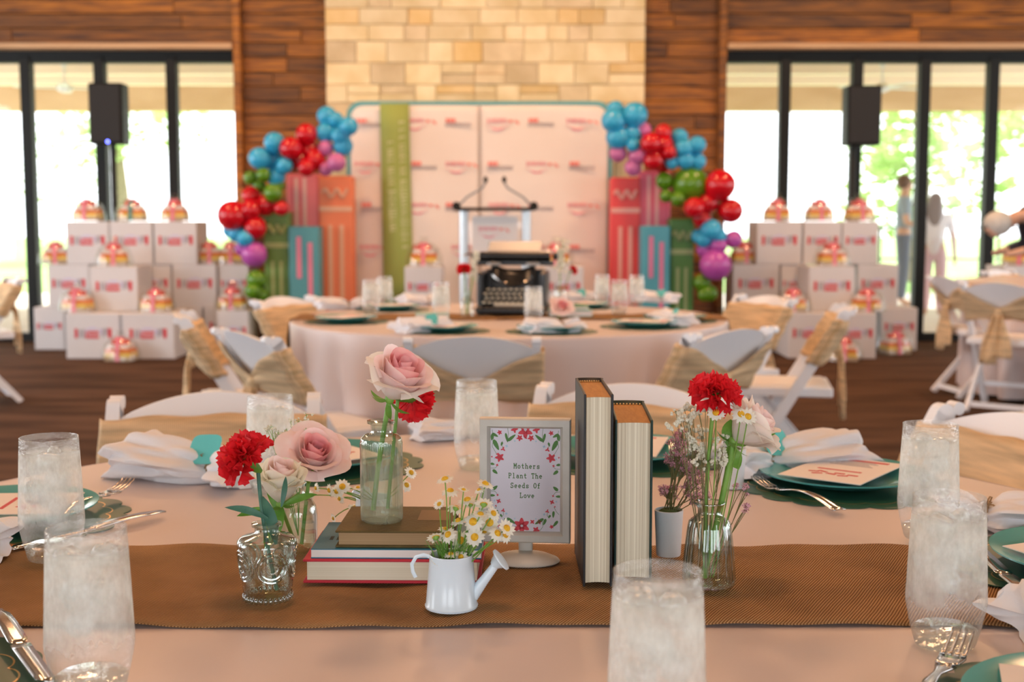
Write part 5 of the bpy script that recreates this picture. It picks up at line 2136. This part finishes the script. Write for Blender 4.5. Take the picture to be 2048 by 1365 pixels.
def page(x0, x1, nm):
    """slightly bowed page"""
    mb = MB()

    def fn(u, v):
        x = lerp(x0, x1, u)
        z = lerp(.05, BTOP - .045, v)
        inner = 1 - u if x0 < 0 else u
        d = -.045 - .075 * math.sin(PI * min(1, inner * .9 + .12)) ** .8
        # round the outer top corner
        o_ = (u if x0 < 0 else 1 - u)
        dx = o_ * abs(x1 - x0)
        dz = (1 - v) * (BTOP - .095)
        if dx < .12 and dz < .12 and (.12 - dx) ** 2 + (.12 - dz) ** 2 > .12 ** 2:
            k = .12 / math.hypot(.12 - dx, .12 - dz)
            ndx, ndz = .12 - (.12 - dx) * k, .12 - (.12 - dz) * k
            x += (ndx - dx) * (1 if x0 < 0 else -1)
            z -= (ndz - dz)
        return (x, d, z)
    mb.grid(fn, 36, 36)
    return mb.build(nm, M['bdwhite'], BD, smooth=60, solid=.006)


page(lx + .03, -.012, 'left_page')
page(.012, rx - .03, 'right_page')
MB().tube([(0, -.04, .05), (0, -.04, BTOP - .04)], .03, 10).build('gutter_shade', M['gutter_shade'], BD, smooth=60)  # strip standing in for the shadow in the centre fold


def page_d(x):
    if x < 0:
        u = (x - (lx + .03)) / (-.012 - (lx + .03)); inner = 1 - u
    else:
        u = (x - .012) / ((rx - .03) - .012); inner = u
    return -.045 - .075 * math.sin(PI * max(0, min(1, inner * .9 + .12))) ** .8


def on_bd(px_, py_):
    p = at_y(px_, py_, BY - .08)
    return p.x - BCX, p.z


rows = [
    (248, ((740, 'b'), (842, 's'), (918, 'b'), (1007, 's'), (1083, 'b'), (1165, 's'))),
    (334, ((742, 's'), (850, 'b'), (924, 's'), (1002, 'b'), (1085, 's'), (1165, 'b'))),
    (416, ((750, 'b'), (848, 's'), (918, 'b'), (1010, 's'), (1082, 'b'), (1167, 's'))),
    (500, ((752, 's'), (852, 'b'), (935, 's'), (1010, 'b'), (1085, 's'), (1165, 'b'))),
]
for (py_, items) in rows:
    for (px_, kd) in items:
        x, z = on_bd(px_, py_)
        a, c = MB(), MB()
        if kd == 's':
            smile_mark(a, c, 0, 0, .30, 0)
            ma, mc = M['print_pink'], M['print_coral']
            na, nc = 'pink_smile_logo', 'logo_heart'
        else:
            block_mark(a, c, 0, 0, .25, 0)
            ma, mc = M['print_coral'], M['print_grey']
            na, nc = 'red_block_logo', 'grey_lettering'
        yy = min(page_d(x - .13), page_d(x + .13), page_d(x)) - .007
        pa = a.build(na, ma, BD, smooth=0, loc=(x, yy, z))
        pa['kind'] = 'stuff'
        c.build(nc, mc, pa, smooth=0)['kind'] = 'stuff'
# green ribbon bookmark
x0t, zt = on_bd(761, 207)
x1t, _ = on_bd(819, 207)
x0b, zb = on_bd(769, 556)
x1b, _ = on_bd(828, 556)


def rib(u, v):
    x = lerp(lerp(x0b, x1b, u), lerp(x0t, x1t, u), v)
    return (x, -.140, lerp(zb - .25, BTOP - .03, v))


rb = MB().grid(rib, 2, 8).build('green_ribbon', M['bdgreen'], BD, smooth=60, solid=.006)
wd = MB()
for (ux, v0, v1) in ((.34, 285, 470), (.72, 245, 500)):
    py_ = v0
    while py_ < v1:
        p = on_bd(lerp(760, 822, ux) + (py_ - 250) * .03, py_)
        h = random.uniform(.014, .03)
        wd.box((p[0], -.1445, p[1]), (.055 if random.random() < .7 else .075, .002, h * .55))
        wd.box((p[0] - .018, -.1445, p[1] - .012), (.012, .002, .02))
        py_ += random.uniform(6, 10) if random.random() < .85 else 15
wd.build('ribbon_words', M['bdwords'], rb, smooth=0)['kind'] = 'stuff'

# ================================================================= GIANT BOOK SPINES
def spine(px0, px1, ytop, Y, cname, c, stripe, label, wavy=True, style='a', base_z=0.0):
    a, b_ = at_y(px0, ytop, Y), at_y(px1, ytop, Y)
    w, h = b_.x - a.x, a.z
    t = thing('book_spine_panel', label, 'display panel', ((a.x + b_.x) / 2, Y, base_z), group='giant book spine panels')
    m = mat(cname, c, .45)
    ms = mat(cname + '_stripe', stripe, .6)
    h -= base_z
    MB().box((0, .12, h / 2), (w, .24, h), b=.012).build('spine_board', m, t, smooth=0)
    yy = -.003
    if style == 'a':
        mb = MB()
        mb.box((0, yy, h - .29), (w * .98, .006, .045))
        mb.build('cross_band', ms, t, smooth=0)
        mb = MB()
        pts = [(lerp(-w * .38, w * .38, k / 24), yy, h - .15 + .035 * math.sin(k / 24 * 4.5 * PI)) for k in range(25)]
        mb.tube(pts, .016, 6)
        mb.build('wavy_line', ms, t, smooth=60)
        for s in (-1, 1):
            MB().box((s * w * .17, yy, (h - .42) * .56), (w * .13, .006, (h - .42) * .86)).build('stripe', ms, t, smooth=0)
    elif style == 'p':
        for s in (-1, 1):
            MB().box((-.02 + s * w * .13, yy, h - .35), (w * .11, .006, .62)).build('stripe', ms, t, smooth=0)
    else:
        MB().box((-w * .16, yy, h - .27), (w * .15, .006, .36)).build('stripe', ms, t, smooth=0)
        MB().box((w * .2, yy, h - .62), (w * .15, .006, .96)).build('stripe', ms, t, smooth=0)
    return t


CRM = (.80, .62, .50)
spine(637, 704, 352, 11.12, 'spine_orange', (.85, .22, .08), (.85, .48, .30), 'tall orange book spine panel left of the backdrop')
spine(573, 637, 347, 11.14, 'spine_pink', (.80, .18, .18), (.82, .48, .38), 'salmon pink book spine panel behind the left teal one', style='p')
spine(576, 638, 453, 10.86, 'spine_teal', (.08, .30, .34), (.72, .22, .32), 'teal book spine panel in front of the left pink one', style='t')
spine(527, 577, 424, 10.92, 'spine_green', (.14, .26, .04), (.42, .48, .18), 'olive green book spine panel at the far left of the backdrop')
spine(1222, 1281, 355, 11.12, 'spine_red', (.78, .06, .06), (.85, .42, .36), 'tall red book spine panel right of the backdrop')
spine(1279, 1342, 342, 11.14, 'spine_rose', (.74, .12, .20), (.80, .42, .42), 'rose pink book spine panel behind the right teal one', style='p')
spine(1283, 1341, 452, 10.86, 'spine_aqua', (.07, .34, .44), (.66, .20, .36), 'aqua teal book spine panel in front of the right pink one', style='t')
spine(1341, 1389, 437, 10.92, 'spine_forest', (.06, .20, .03), (.30, .40, .20), 'forest green book spine panel at the far right of the backdrop')

# ================================================================= BALLOONS
BC = {'sky': (.04, .44, .74), 'red': (.62, .004, .014), 'pink': (.62, .17, .40), 'lilac': (.52, .10, .46), 'green': (.11, .28, .012)}
BM = {k: mat('balloon_' + k, c, .22, transl=.12, spec=.6) for k, c in BC.items()}
BME = {k: MB().lathe([(.0004, 1.06), (.28, 1.02), (.55, .90), (.78, .70), (.93, .42), (1.0, .08), (.97, -.28), (.84, -.62), (.60, -.92), (.34, -1.13), (.12, -1.26), (.06, -1.30), (.12, -1.37), (.02, -1.38)], 26).mesh('balloon', m, 70) for k, m in BM.items()}
NAMEC = {'sky': 'sky blue', 'red': 'glossy red', 'pink': 'orchid pink', 'lilac': 'lilac purple', 'green': 'leaf green'}
clusters = [
    ('sky', 'top of the left balloon garland beside the backdrop', ((654, 233, 18), (697, 253, 17), (652, 265, 18), (680, 272, 17), (686, 292, 18), (672, 240, 14))),
    ('pink', 'left garland above the orange panel', ((652, 297, 14), (673, 325, 17), (652, 338, 13))),
    ('red', 'left garland on top of the salmon panel', ((613, 270, 20), (582, 297, 20), (618, 303, 21), (630, 320, 20), (599, 322, 20), (613, 335, 16))),
    ('sky', 'left garland against the walnut planks', ((549, 286, 19), (520, 317, 20), (546, 320, 19), (569, 331, 15), (552, 353, 17))),
    ('green', 'left garland above the red cluster', ((502, 356, 13), (527, 350, 13), (518, 372, 13), (546, 386, 17), (555, 370, 13))),
    ('red', 'outer left garland beside the window', ((502, 392, 17), (465, 431, 27), (502, 420, 19), (532, 411, 19), (511, 456, 20), (563, 417, 13))),
    ('sky', 'bottom of the left garland', ((474, 467, 17), (490, 477, 15), (460, 462, 13))),
    ('lilac', 'bottom of the left garland beside the cartons', ((508, 509, 24), (485, 497, 14))),
    ('green', 'foot of the left garland near the floor', ((513, 560, 18), (506, 582, 15), (520, 590, 14))),
    ('sky', 'top of the right balloon garland beside the backdrop', ((1227, 242, 22), (1269, 231, 23), (1236, 275, 22), (1265, 268, 18), (1231, 220, 16), (1266, 290, 13))),
    ('pink', 'right garland above the red panel', ((1287, 260, 14), (1236, 307, 16), (1275, 311, 18), (1266, 335, 16))),
    ('red', 'right garland on top of the rose pink panel', ((1326, 266, 16), (1302, 287, 19), (1329, 290, 16), (1308, 320, 19), (1323, 329, 15), (1338, 305, 13))),
    ('sky', 'right garland against the walnut planks', ((1359, 275, 16), (1394, 290, 16), (1368, 297, 17), (1394, 323, 16), (1371, 320, 17), (1344, 326, 12))),
    ('green', 'right garland between blue and red', ((1380, 368, 32), (1329, 362, 16), (1332, 392, 12), (1356, 398, 14))),
    ('red', 'outer right garland beside the window', ((1440, 371, 28), (1461, 422, 22), (1416, 407, 19), (1389, 416, 19), (1404, 437, 17))),
    ('sky', 'lower right garland', ((1422, 461, 20), (1407, 479, 15), (1437, 473, 15), (1397, 473, 13))),
    ('lilac', 'lower right garland beside the cartons', ((1467, 479, 16), (1437, 491, 16), (1431, 530, 29), (1410, 500, 15))),
    ('green', 'foot of the right garland near the floor', ((1404, 566, 16), (1419, 587, 15), (1408, 590, 12))),
]
rb_ = random.Random(2)
for (cl, where, lst) in clusters:
    nl = len(lst)
    mx_, my_ = sum(q[0] for q in lst) / nl, sum(q[1] for q in lst) / nl
    for i, (x, y, r_) in enumerate(lst):
        Y = 10.80 + rb_.uniform(-.06, .10)
        big = r_ > 24
        p = at_y(x, y, Y - (.06 if i % 2 else 0))
        rad = 1.1 * r_ * Y / FPX
        d = V(((x - mx_) * .012, -.55 + rb_.uniform(-.3, .2), -(y - my_) * .012 + .05))
        o = inst(BME[cl], 'balloon', None, p, quat_to(d, rb_.uniform(0, 6)), (rad, rad, rad * .97))
        nm = NAMEC[cl] + ' balloon'
        if big:
            tag(o, 'largest %s in the %s' % (nm, where), 'balloon', 'balloon garland')
        else:
            tag(o, '%s %s, %s' % (order(lst)[i], nm, where), 'balloon', 'balloon garland')

# ================================================================= CARTONS AND GIFT BUNDLES
M['carton'] = mat('white_carton', (.62, .615, .625), .7, c2=(.66, .655, .665), nscale=3)
M['cartonlabel'] = mat('carton_print_field', (.80, .79, .84), .7)
marks = {}


def carton_meshes():
    r_, g_, l_, c_ = MB(), MB(), MB(), MB()
    w = .22
    for (x, z, a, b_, m) in ((-.10, .0, .018, .055, r_), (-.075, .0, .014, .045, g_), (-.055, .0, .012, .05, g_), (-.035, .012, .014, .03, l_), (.0, .028, .05, .014, l_), (-.005, -.008, .080, .042, r_),
                             (.045, .012, .016, .032, l_), (.062, .004, .014, .045, g_), (.080, .012, .014, .04, g_), (.100, .004, .022, .05, r_), (.10, -.02, .01, .018, r_)):
        m.box((x, 0, z), (a, .002, b_))
    for i in range(7):
        c_.box((-.032 + i * .0105, -.0012, -.008), (.005, .001, .016))
    return r_.mesh('red_print', M['print_red'], 0), g_.mesh('grey_print', M['print_grey'], 0), l_.mesh('lavender_print', M['print_lav'], 0), c_.mesh('words', M['carton'], 0)


CMS = carton_meshes()


def carton(px0, px1, tier, Y, depth, label, th=.385):
    a, b_ = at_y(px0, 500, Y), at_y(px1, 500, Y)
    w = b_.x - a.x
    t = thing('carton', label, 'box', ((a.x + b_.x) / 2, Y, tier * (th + .001)), 0, group='white printed cartons')
    MB().box((0, depth / 2, th / 2), (w - .006, depth, th), b=.006).build('carton_body', M['carton'], t, smooth=0)
    MB().box((0, depth / 2, th + .0002), (w * .98, .004, .001)).build('flap_seam', M['print_grey'], t, smooth=0)
    s = min(1.42, w / .28)
    for me_, nm in zip(CMS, ('red_print', 'grey_print', 'lavender_print', 'printed_words')):
        inst(me_, nm, t, (0, -.0015, th * .56), (0, 0, 0), (s, 1, 1.05 * s))['kind'] = 'stuff'
    return t


GM = {'tan': mat('tan_book', (.50, .38, .26), .6), 'yel': mat('yellow_book', (.85, .58, .12), .6), 'org': mat('orange_book', (.78, .22, .04), .6), 'wht': mat('white_book', (.80, .74, .72), .6),
      'red': mat('coral_book', (.78, .14, .12), .6), 'rib': mat('pink_ribbon', (.86, .25, .33), .4), 'teal': mat('teal_ribbon', (.10, .30, .28), .4)}


def gift(ribbon='rib'):
    t = thing('gift_bundle', 'gift', 'gift')
    z = .002
    for (w, h, m) in ((.225, .034, 'tan'), (.222, .034, 'yel'), (.212, .034, 'org'), (.178, .036, 'wht'), (.122, .040, 'red')):
        MB().box((0, 0, z + h / 2), (w, w * .75, h - .001), b=.004).build('book', GM[m], t, smooth=0)
        z += h
    pr = [(.0, .085), (.1, .083)]
    mb = MB()
    rpts = [(-.0, -.088, .002), (0, -.088, .066), (0, -.084, .104), (0, -.071, .139), (0, -.05, .178), (0, .0, .181)]
    vs, fs = [], []
    for (x, y, zz) in rpts:
        vs += [(-.018, y, zz), (.018, y, zz)]
    for k in range(len(rpts) - 1):
        fs.append((2 * k, 2 * k + 1, 2 * k + 3, 2 * k + 2))
    mb.add(vs, fs)
    mb.build('ribbon', GM[ribbon], t, smooth=0, solid=.003)
    bw = MB()
    for s in (-1, 1):
        bw.ball((s * .022, -.02, .192), .017, 10, 7, (1.2, .7, .7))
    bw.ball((0, -.02, .192), .011, 8, 6)
    bw.build('bow', GM[ribbon if ribbon == 'rib' else 'red'], t, smooth=60)
    mb = MB()
    mb.shell([(.165, .001), (.160, .07), (.130, .15), (.06, .205), (.02, .22), (.045, .25)], 18, Matrix.Diagonal((1, .8, 1, 1)), rfun=lambda a, z: 1 + .05 * math.sin(9 * a))
    mb.build('cellophane_wrap', M['wrap'], t, smooth=60)
    return t


G0, G1 = gift('rib'), gift('teal')
used = {0: False, 1: False}


def put_gift(p, label, kind=0, rz=0., s=1.0):
    src = G1 if kind else G0
    if not used[kind]:
        used[kind] = True
        o = src
        o.location = p
        o.rotation_euler = (0, 0, rz)
        o['label'] = label
    else:
        o = dup(src, p, rz, label)
    o['group'] = 'tiered gift bundles'
    o.scale = (s, s, s)
    return o


TH = .386
Lc = [
    (132, 219, 2, 11.25, .42, 'leftmost carton of the top row in the left pile'), (220, 306, 2, 11.25, .42, 'middle carton of the top row in the left pile'), (308, 395, 2, 11.25, .42, 'rightmost carton of the top row in the left pile'),
    (93, 177, 1, 11.25, .42, 'leftmost carton of the middle row in the left pile'), (177, 274, 1, 10.78, .44, 'carton jutting forward in the middle row of the left pile'), (258, 342, 1, 11.26, .42, 'carton behind the jutting one in the left pile'),
    (343, 432, 1, 11.24, .42, 'second carton from the right of the middle row in the left pile'), (434, 497, 1, 11.28, .42, 'rightmost carton of the middle row beside the balloons in the left pile'),
    (62, 124, 0, 11.25, .42, 'leftmost carton of the floor row in the left pile'), (125, 236, 0, 10.52, .60, 'left of two front cartons on the floor in the left pile'), (238, 345, 0, 10.50, .60, 'right of two front cartons on the floor in the left pile'),
    (346, 402, 0, 11.22, .42, 'carton behind the edge-on chair in the left pile'), (404, 497, 0, 11.2, .42, 'rightmost carton of the floor row in the left pile'),
    (160, 250, 0, 11.26, .42, 'carton hidden low behind the front ones in the left pile'),
    (1512, 1604, 2, 11.25, .42, 'leftmost carton of the top row in the right pile'), (1606, 1683, 2, 11.25, .42, 'middle carton of the top row in the right pile'), (1684, 1757, 2, 11.25, .42, 'rightmost carton of the top row in the right pile'),
    (1466, 1560, 1, 11.25, .42, 'leftmost carton of the middle row in the right pile'), (1562, 1616, 1, 11.26, .42, 'carton left of the jutting one in the right pile'), (1619, 1712, 1, 10.80, .44, 'carton jutting forward in the middle row of the right pile'),
    (1716, 1799, 1, 11.25, .42, 'rightmost carton of the middle row in the right pile'),
    (1466, 1572, 0, 11.2, .42, 'carton low behind the balloons in the right pile'), (1580, 1668, 0, 10.56, .60, 'front carton on the floor behind the chair in the right pile'), (1674, 1758, 0, 10.52, .60, 'right front carton on the floor in the right pile'),
    (1766, 1840, 0, 11.2, .42, 'rightmost carton of the floor row in the right pile'),
    (808, 884, 0, 10.75, .40, 'lower carton left of the lectern'), (808, 884, 1, 10.75, .40, 'upper carton left of the lectern'),
    (1092, 1168, 0, 10.75, .40, 'lower carton right of the lectern'), (1092, 1168, 1, 10.75, .40, 'upper carton right of the lectern'),
    (2008, 2080, 1, 10.9, .42, 'upper carton at the right edge of the photo'), (2008, 2080, 0, 10.9, .42, 'lower carton at the right edge of the photo'),
]
for (a, b_, tr_, Y, dp, lb) in Lc:
    carton(a, b_, tr_, Y, dp, 'white printed ' + lb)


def gp(px_, tier, Y):
    p = at_y(px_, 500, Y)
    return V((p.x, Y, tier * TH + .002))


gifts = [
    (178, 3, 11.42, 0, 'on the leftmost top carton of the left pile'), (268, 3, 11.42, 1, 'with a teal ribbon on the middle top carton of the left pile'), (352, 3, 11.42, 0, 'on the rightmost top carton of the left pile'),
    (228, 2, 10.95, 0, 'on the jutting carton of the left pile'), (420, 2, 11.42, 0, 'in the middle row of the left pile nearest the balloons'), (112, 2, 11.36, 0, 'half hidden left of the top row in the left pile'),
    (462, 2, 11.44, 0, 'beside the lilac balloon on the left pile'),
    (152, 1, 10.70, 0, 'on the left front carton of the left pile'), (310, 1, 10.70, 0, 'on the right front carton of the left pile'), (462, 1, 11.02 - .0, 0, 'low at the right of the left pile'),
    (236, 0, 10.36, 0, 'on the carpet in front of the left pile'),
    (1552, 3, 11.42, 0, 'on the leftmost top carton of the right pile'), (1636, 3, 11.42, 0, 'on the middle top carton of the right pile'), (1716, 3, 11.42, 0, 'on the rightmost top carton of the right pile'),
    (1664, 2, 10.98, 0, 'on the jutting carton of the right pile'), (1488, 2, 11.42, 0, 'half hidden beside the lilac balloons on the right pile'), (1588, 1, 10.72, 0, 'above the chair on the right pile'),
    (1736, 1, 10.70, 0, 'on the right front carton of the right pile'), (1796, 0, 10.9, 0, 'on the carpet at the right of the right pile'), (1692, 0, 10.36, 0, 'on the carpet in front of the right pile'),
    (848, 2, 10.93, 0, 'left of the lectern'), (1112, 2, 10.93, 0, 'right of the lectern'), (2034, 2, 11.08, 0, 'on the carton at the right edge of the photo'),
]
for (px_, tr_, Y, kd, lb) in gifts:
    if lb.startswith('low at the right'):
        pass
    p = gp(px_, tr_, Y)
    if px_ == 462 and tr_ == 1:
        # a front carton carries it
        carton(430, 495, 0, 10.80, .38, 'white printed carton standing in front of the rightmost one in the left pile')
        p = gp(463, 1, 10.95)
    put_gift(p, 'tiered gift bundle ' + lb, kd, rb_.uniform(-.2, .2), 1.0)

# ================================================================= SPEAKERS
led = emit('blue_led', (.12, .15, 1.0), 12)


def speaker(px0, px1, y0, y1, Y, poledx, label, has_led):
    a, b_ = at_y(px0, y0, Y), at_y(px1, y1, Y)
    w, h = b_.x - a.x, a.z - b_.z
    cx = (a.x + b_.x) / 2
    s = thing('loudspeaker', 'black loudspeaker box %s' % label, 'speaker', (cx, Y, b_.z))
    MB().box((0, .12, h / 2), (w, .22, h), b=.012).build('cabinet', M['black'], s, smooth=0)
    MB().box((0, -.004, h / 2), (w * .9, .012, h * .94), b=.004).build('grille', M['blackgrille'], s, smooth=0)
    if has_led:
        MB().lathe([(.012, -.003), (.012, .003)], 12, T(.02, -.012, .02) @ RX(PI / 2)).build('blue_indicator', led, s, smooth=0)
    st = thing('speaker_stand', 'black tripod pole stand under the loudspeaker %s' % label, 'stand', (cx + poledx, Y + .14, 0))
    MB().tube([(0, 0, .12), (0, 0, b_.z + .003)], .028, 10).build('pole', M['blackgrille'], st)
    MB().tube([(0, 0, .5), (0, 0, 1.15)], .036, 10).build('collar_tube', M['black'], st)
    for k in range(3):
        a_ = k * 2 * PI / 3 + .4
        MB().tube([(0, 0, .62), (.14 * math.cos(a_), .14 * math.sin(a_), .015)], .013, 8).build('leg', M['black'], st)


speaker(174, 246, 165, 288, 11.69, .02, 'in front of the left glass doors', True)
speaker(1697, 1762, 170, 290, 11.69, -.06, 'in front of the right glass doors', False)

# ================================================================= PEOPLE
SK = mat('skin', (.62, .38, .27), .55)
HAIRB = mat('brown_hair', (.14, .08, .05), .6)
HAIRG = mat('grey_hair', (.50, .50, .47), .7, c2=(.62, .62, .58), nscale=40)


def skin(name, m, joints, edges, parent, sub=2):
    me = bpy.data.meshes.new(name)
    me.from_pydata([j[:3] for j in joints], edges, [])
    o = bpy.data.objects.new(name, me)
    col.objects.link(o)
    o.parent = parent
    sm = o.modifiers.new('skin', 'SKIN')
    sm.use_smooth_shade = True
    if not me.skin_vertices:
        bpy.context.view_layer.objects.active = o
    for i, j in enumerate(joints):
        sv = me.skin_vertices[0].data[i]
        sv.radius = (j[3], j[4] if len(j) > 4 else j[3])
        sv.use_root = (i == 0)
    ss = o.modifiers.new('sub', 'SUBSURF')
    ss.levels = sub
    ss.render_levels = sub
    me.materials.append(m)
    return o


def person(label, loc, rz, h, shirt, trousers, hair, long_hair=False, arms='down', skirt=False):
    """standing figure facing local -y"""
    k = h / 1.75
    t = thing('person', label, 'person', loc, rz)
    J = lambda x, y, z, r, r2=None: (x * k, y * k, z * k, r * k, (r2 or r) * k)
    if arms == 'bent':
        elb, wr, fin = (.27, -.02, 1.12), (.20, -.26, 1.10), (.18, -.34, 1.10)
    else:
        elb, wr, fin = (.26, .02, 1.10), (.28, -.06, .86), (.28, -.09, .74)
    body = [J(0, 0, .95, .135, .10), J(0, 0, 1.12, .125, .095), J(0, 0, 1.34, .15, .10), J(0, 0, 1.46, .06), J(0, -.01, 1.54, .052), J(0, -.015, 1.62, .076, .09), J(0, -.01, 1.70, .07, .08), J(0, -.10, 1.615, .018)]
    ed = [(0, 1), (1, 2), (2, 3), (3, 4), (4, 5), (5, 6), (5, 7)]
    for s in (-1, 1):
        i = len(body)
        body += [J(s * .19, 0, 1.42, .062), J(s * elb[0], elb[1], elb[2], .044), J(s * wr[0], wr[1], wr[2], .030), J(s * fin[0], fin[1], fin[2], .026, .016)]
        ed += [(2, i), (i, i + 1), (i + 1, i + 2), (i + 2, i + 3)]
        i = len(body)
        body += [J(s * .09, 0, .86, .09), J(s * .10, -.01, .48, .062), J(s * .10, .02, .09, .042), J(s * .11, -.12, .04, .035)]
        ed += [(0, i), (i, i + 1), (i + 1, i + 2), (i + 2, i + 3)]
    skin('body', SK, body, ed, t)
    sh = [J(0, 0, .84, .155, .125), J(0, 0, 1.12, .142, .11), J(0, 0, 1.34, .165, .115), J(0, 0, 1.44, .09)]
    se = [(0, 1), (1, 2), (2, 3)]
    for s in (-1, 1):
        i = len(sh)
        sh += [J(s * .19, 0, 1.42, .075), J(s * lerp(.19, elb[0], .75), elb[1] * .75, lerp(1.42, elb[2], .75), .06)]
        se += [(2, i), (i, i + 1)]
    skin('shirt', shirt, sh, se, t)
    tr = [J(0, 0, .97, .150, .116), J(0, 0, 1.06, .140, .108)]
    te = [(0, 1)]
    for s in (-1, 1):
        i = len(tr)
        tr += [J(s * .09, 0, .86, .10), J(s * .10, -.01, .48, .075), J(s * .10, .02, .10, .062)]
        te += [(0, i), (i, i + 1), (i + 1, i + 2)]
    skin('trousers', trousers, tr, te, t)
    hb = MB()
    hb.ball((0, .015 * k, 1.665 * k), .098 * k, 16, 10, (.92, 1.0, 1.05))
    if long_hair:
        hb.ball((0, .06 * k, 1.50 * k), .11 * k, 14, 10, (1.05, .6, 2.3))
    hb.build('hair', hair, t, smooth=70)
    for s in (-1, 1):
        MB().ball((s * .030 * k, -.088 * k, 1.645 * k), .011 * k, 8, 6).build('eye', M['ink'], t)
    return t


SH1 = mat('blue_grey_shirt', (.30, .38, .46), .8)
TR1 = mat('grey_trousers', (.16, .19, .25), .8)
SH2 = mat('white_top', (.80, .76, .80), .8)
TR2 = mat('pale_pink_trousers', (.72, .50, .56), .8)
p = at_y(1806, 500, 17.0)
person('person outside in a blue grey shirt and dark trousers behind the right doors', (p.x, 17.0, -.01), R(75), 1.78, SH1, TR1, HAIRB, arms='bent')
p = at_y(1868, 500, 15.2)
person('person outside with long brown hair and a pale top behind the right doors', (p.x, 15.2, -.01), R(160), 1.50, SH2, TR2, HAIRB, long_hair=True)

# person leaning in at the right edge: head bowed, dark jacket
JK = mat('dark_jacket', (.018, .018, .028), .75, c2=(.03, .03, .05), nscale=60)
h0 = at_y(1992, 452, 9.9)
PB = thing('person', 'grey haired person in a dark jacket leaning in from the right edge', 'person', (h0.x + .55, 9.9, 0), 0)


def pj(x, y, z, r, r2=None): return (x, y, z, r, r2 or r)


hz_ = h0.z
bodyj = [pj(.12, 0, .93, .14, .11), pj(-.02, 0, 1.12, .13, .11), pj(-.22, 0, 1.22, .145, .11), pj(-.36, 0, 1.22, .06), pj(-.44, 0, hz_ + .03, .055), pj(-.55, 0, hz_ - .005, .085, .085), pj(-.60, 0, hz_ - .06, .06, .06), pj(-.645, 0, hz_ - .02, .018)]
be = [(0, 1), (1, 2), (2, 3), (3, 4), (4, 5), (5, 6), (5, 7)]
for s in (-1, 1):
    i = len(bodyj)
    bodyj += [pj(-.25, s * .17, 1.18, .06), pj(-.20, s * .24, .98, .045), pj(-.44, s * .16, .92, .03), pj(-.52, s * .14, .90, .022, .014)]
    be += [(2, i), (i, i + 1), (i + 1, i + 2), (i + 2, i + 3)]
    i = len(bodyj)
    bodyj += [pj(.12, s * .09, .84, .09), pj(.06, s * .10, .46, .062), pj(.12, s * .10, .10, .045), pj(.0, s * .11, .04, .036)]
    be += [(0, i), (i, i + 1), (i + 1, i + 2), (i + 2, i + 3)]
skin('body', SK, bodyj, be, PB)
jj = [pj(.19, 0, .78, .165, .14), pj(-.02, 0, 1.12, .148, .128), pj(-.22, 0, 1.22, .160, .125), pj(-.33, 0, 1.225, .085)]
je = [(0, 1), (1, 2), (2, 3)]
for s in (-1, 1):
    i = len(jj)
    jj += [pj(-.25, s * .17, 1.18, .078), pj(-.20, s * .24, .98, .060), pj(-.40, s * .17, .925, .045)]
    je += [(2, i), (i, i + 1), (i + 1, i + 2)]
skin('jacket', JK, jj, je, PB)
tt = [pj(.12, 0, .92, .155, .125), pj(.03, 0, 1.04, .145, .12)]
te = [(0, 1)]
for s in (-1, 1):
    i = len(tt)
    tt += [pj(.12, s * .09, .84, .105), pj(.06, s * .10, .46, .078), pj(.12, s * .10, .09, .066)]
    te += [(0, i), (i, i + 1), (i + 1, i + 2)]
skin('trousers', JK, tt, te, PB)
hb = MB()
hb.ball((-.535, 0, hz_ + .02), .105, 16, 10, (1.05, .95, .95))
hb.build('hair', HAIRG, PB, smooth=70)
for s in (-1, 1):
    MB().ball((-.635, s * .03, hz_ - .01), .011, 8, 6).build('eye', M['ink'], PB)
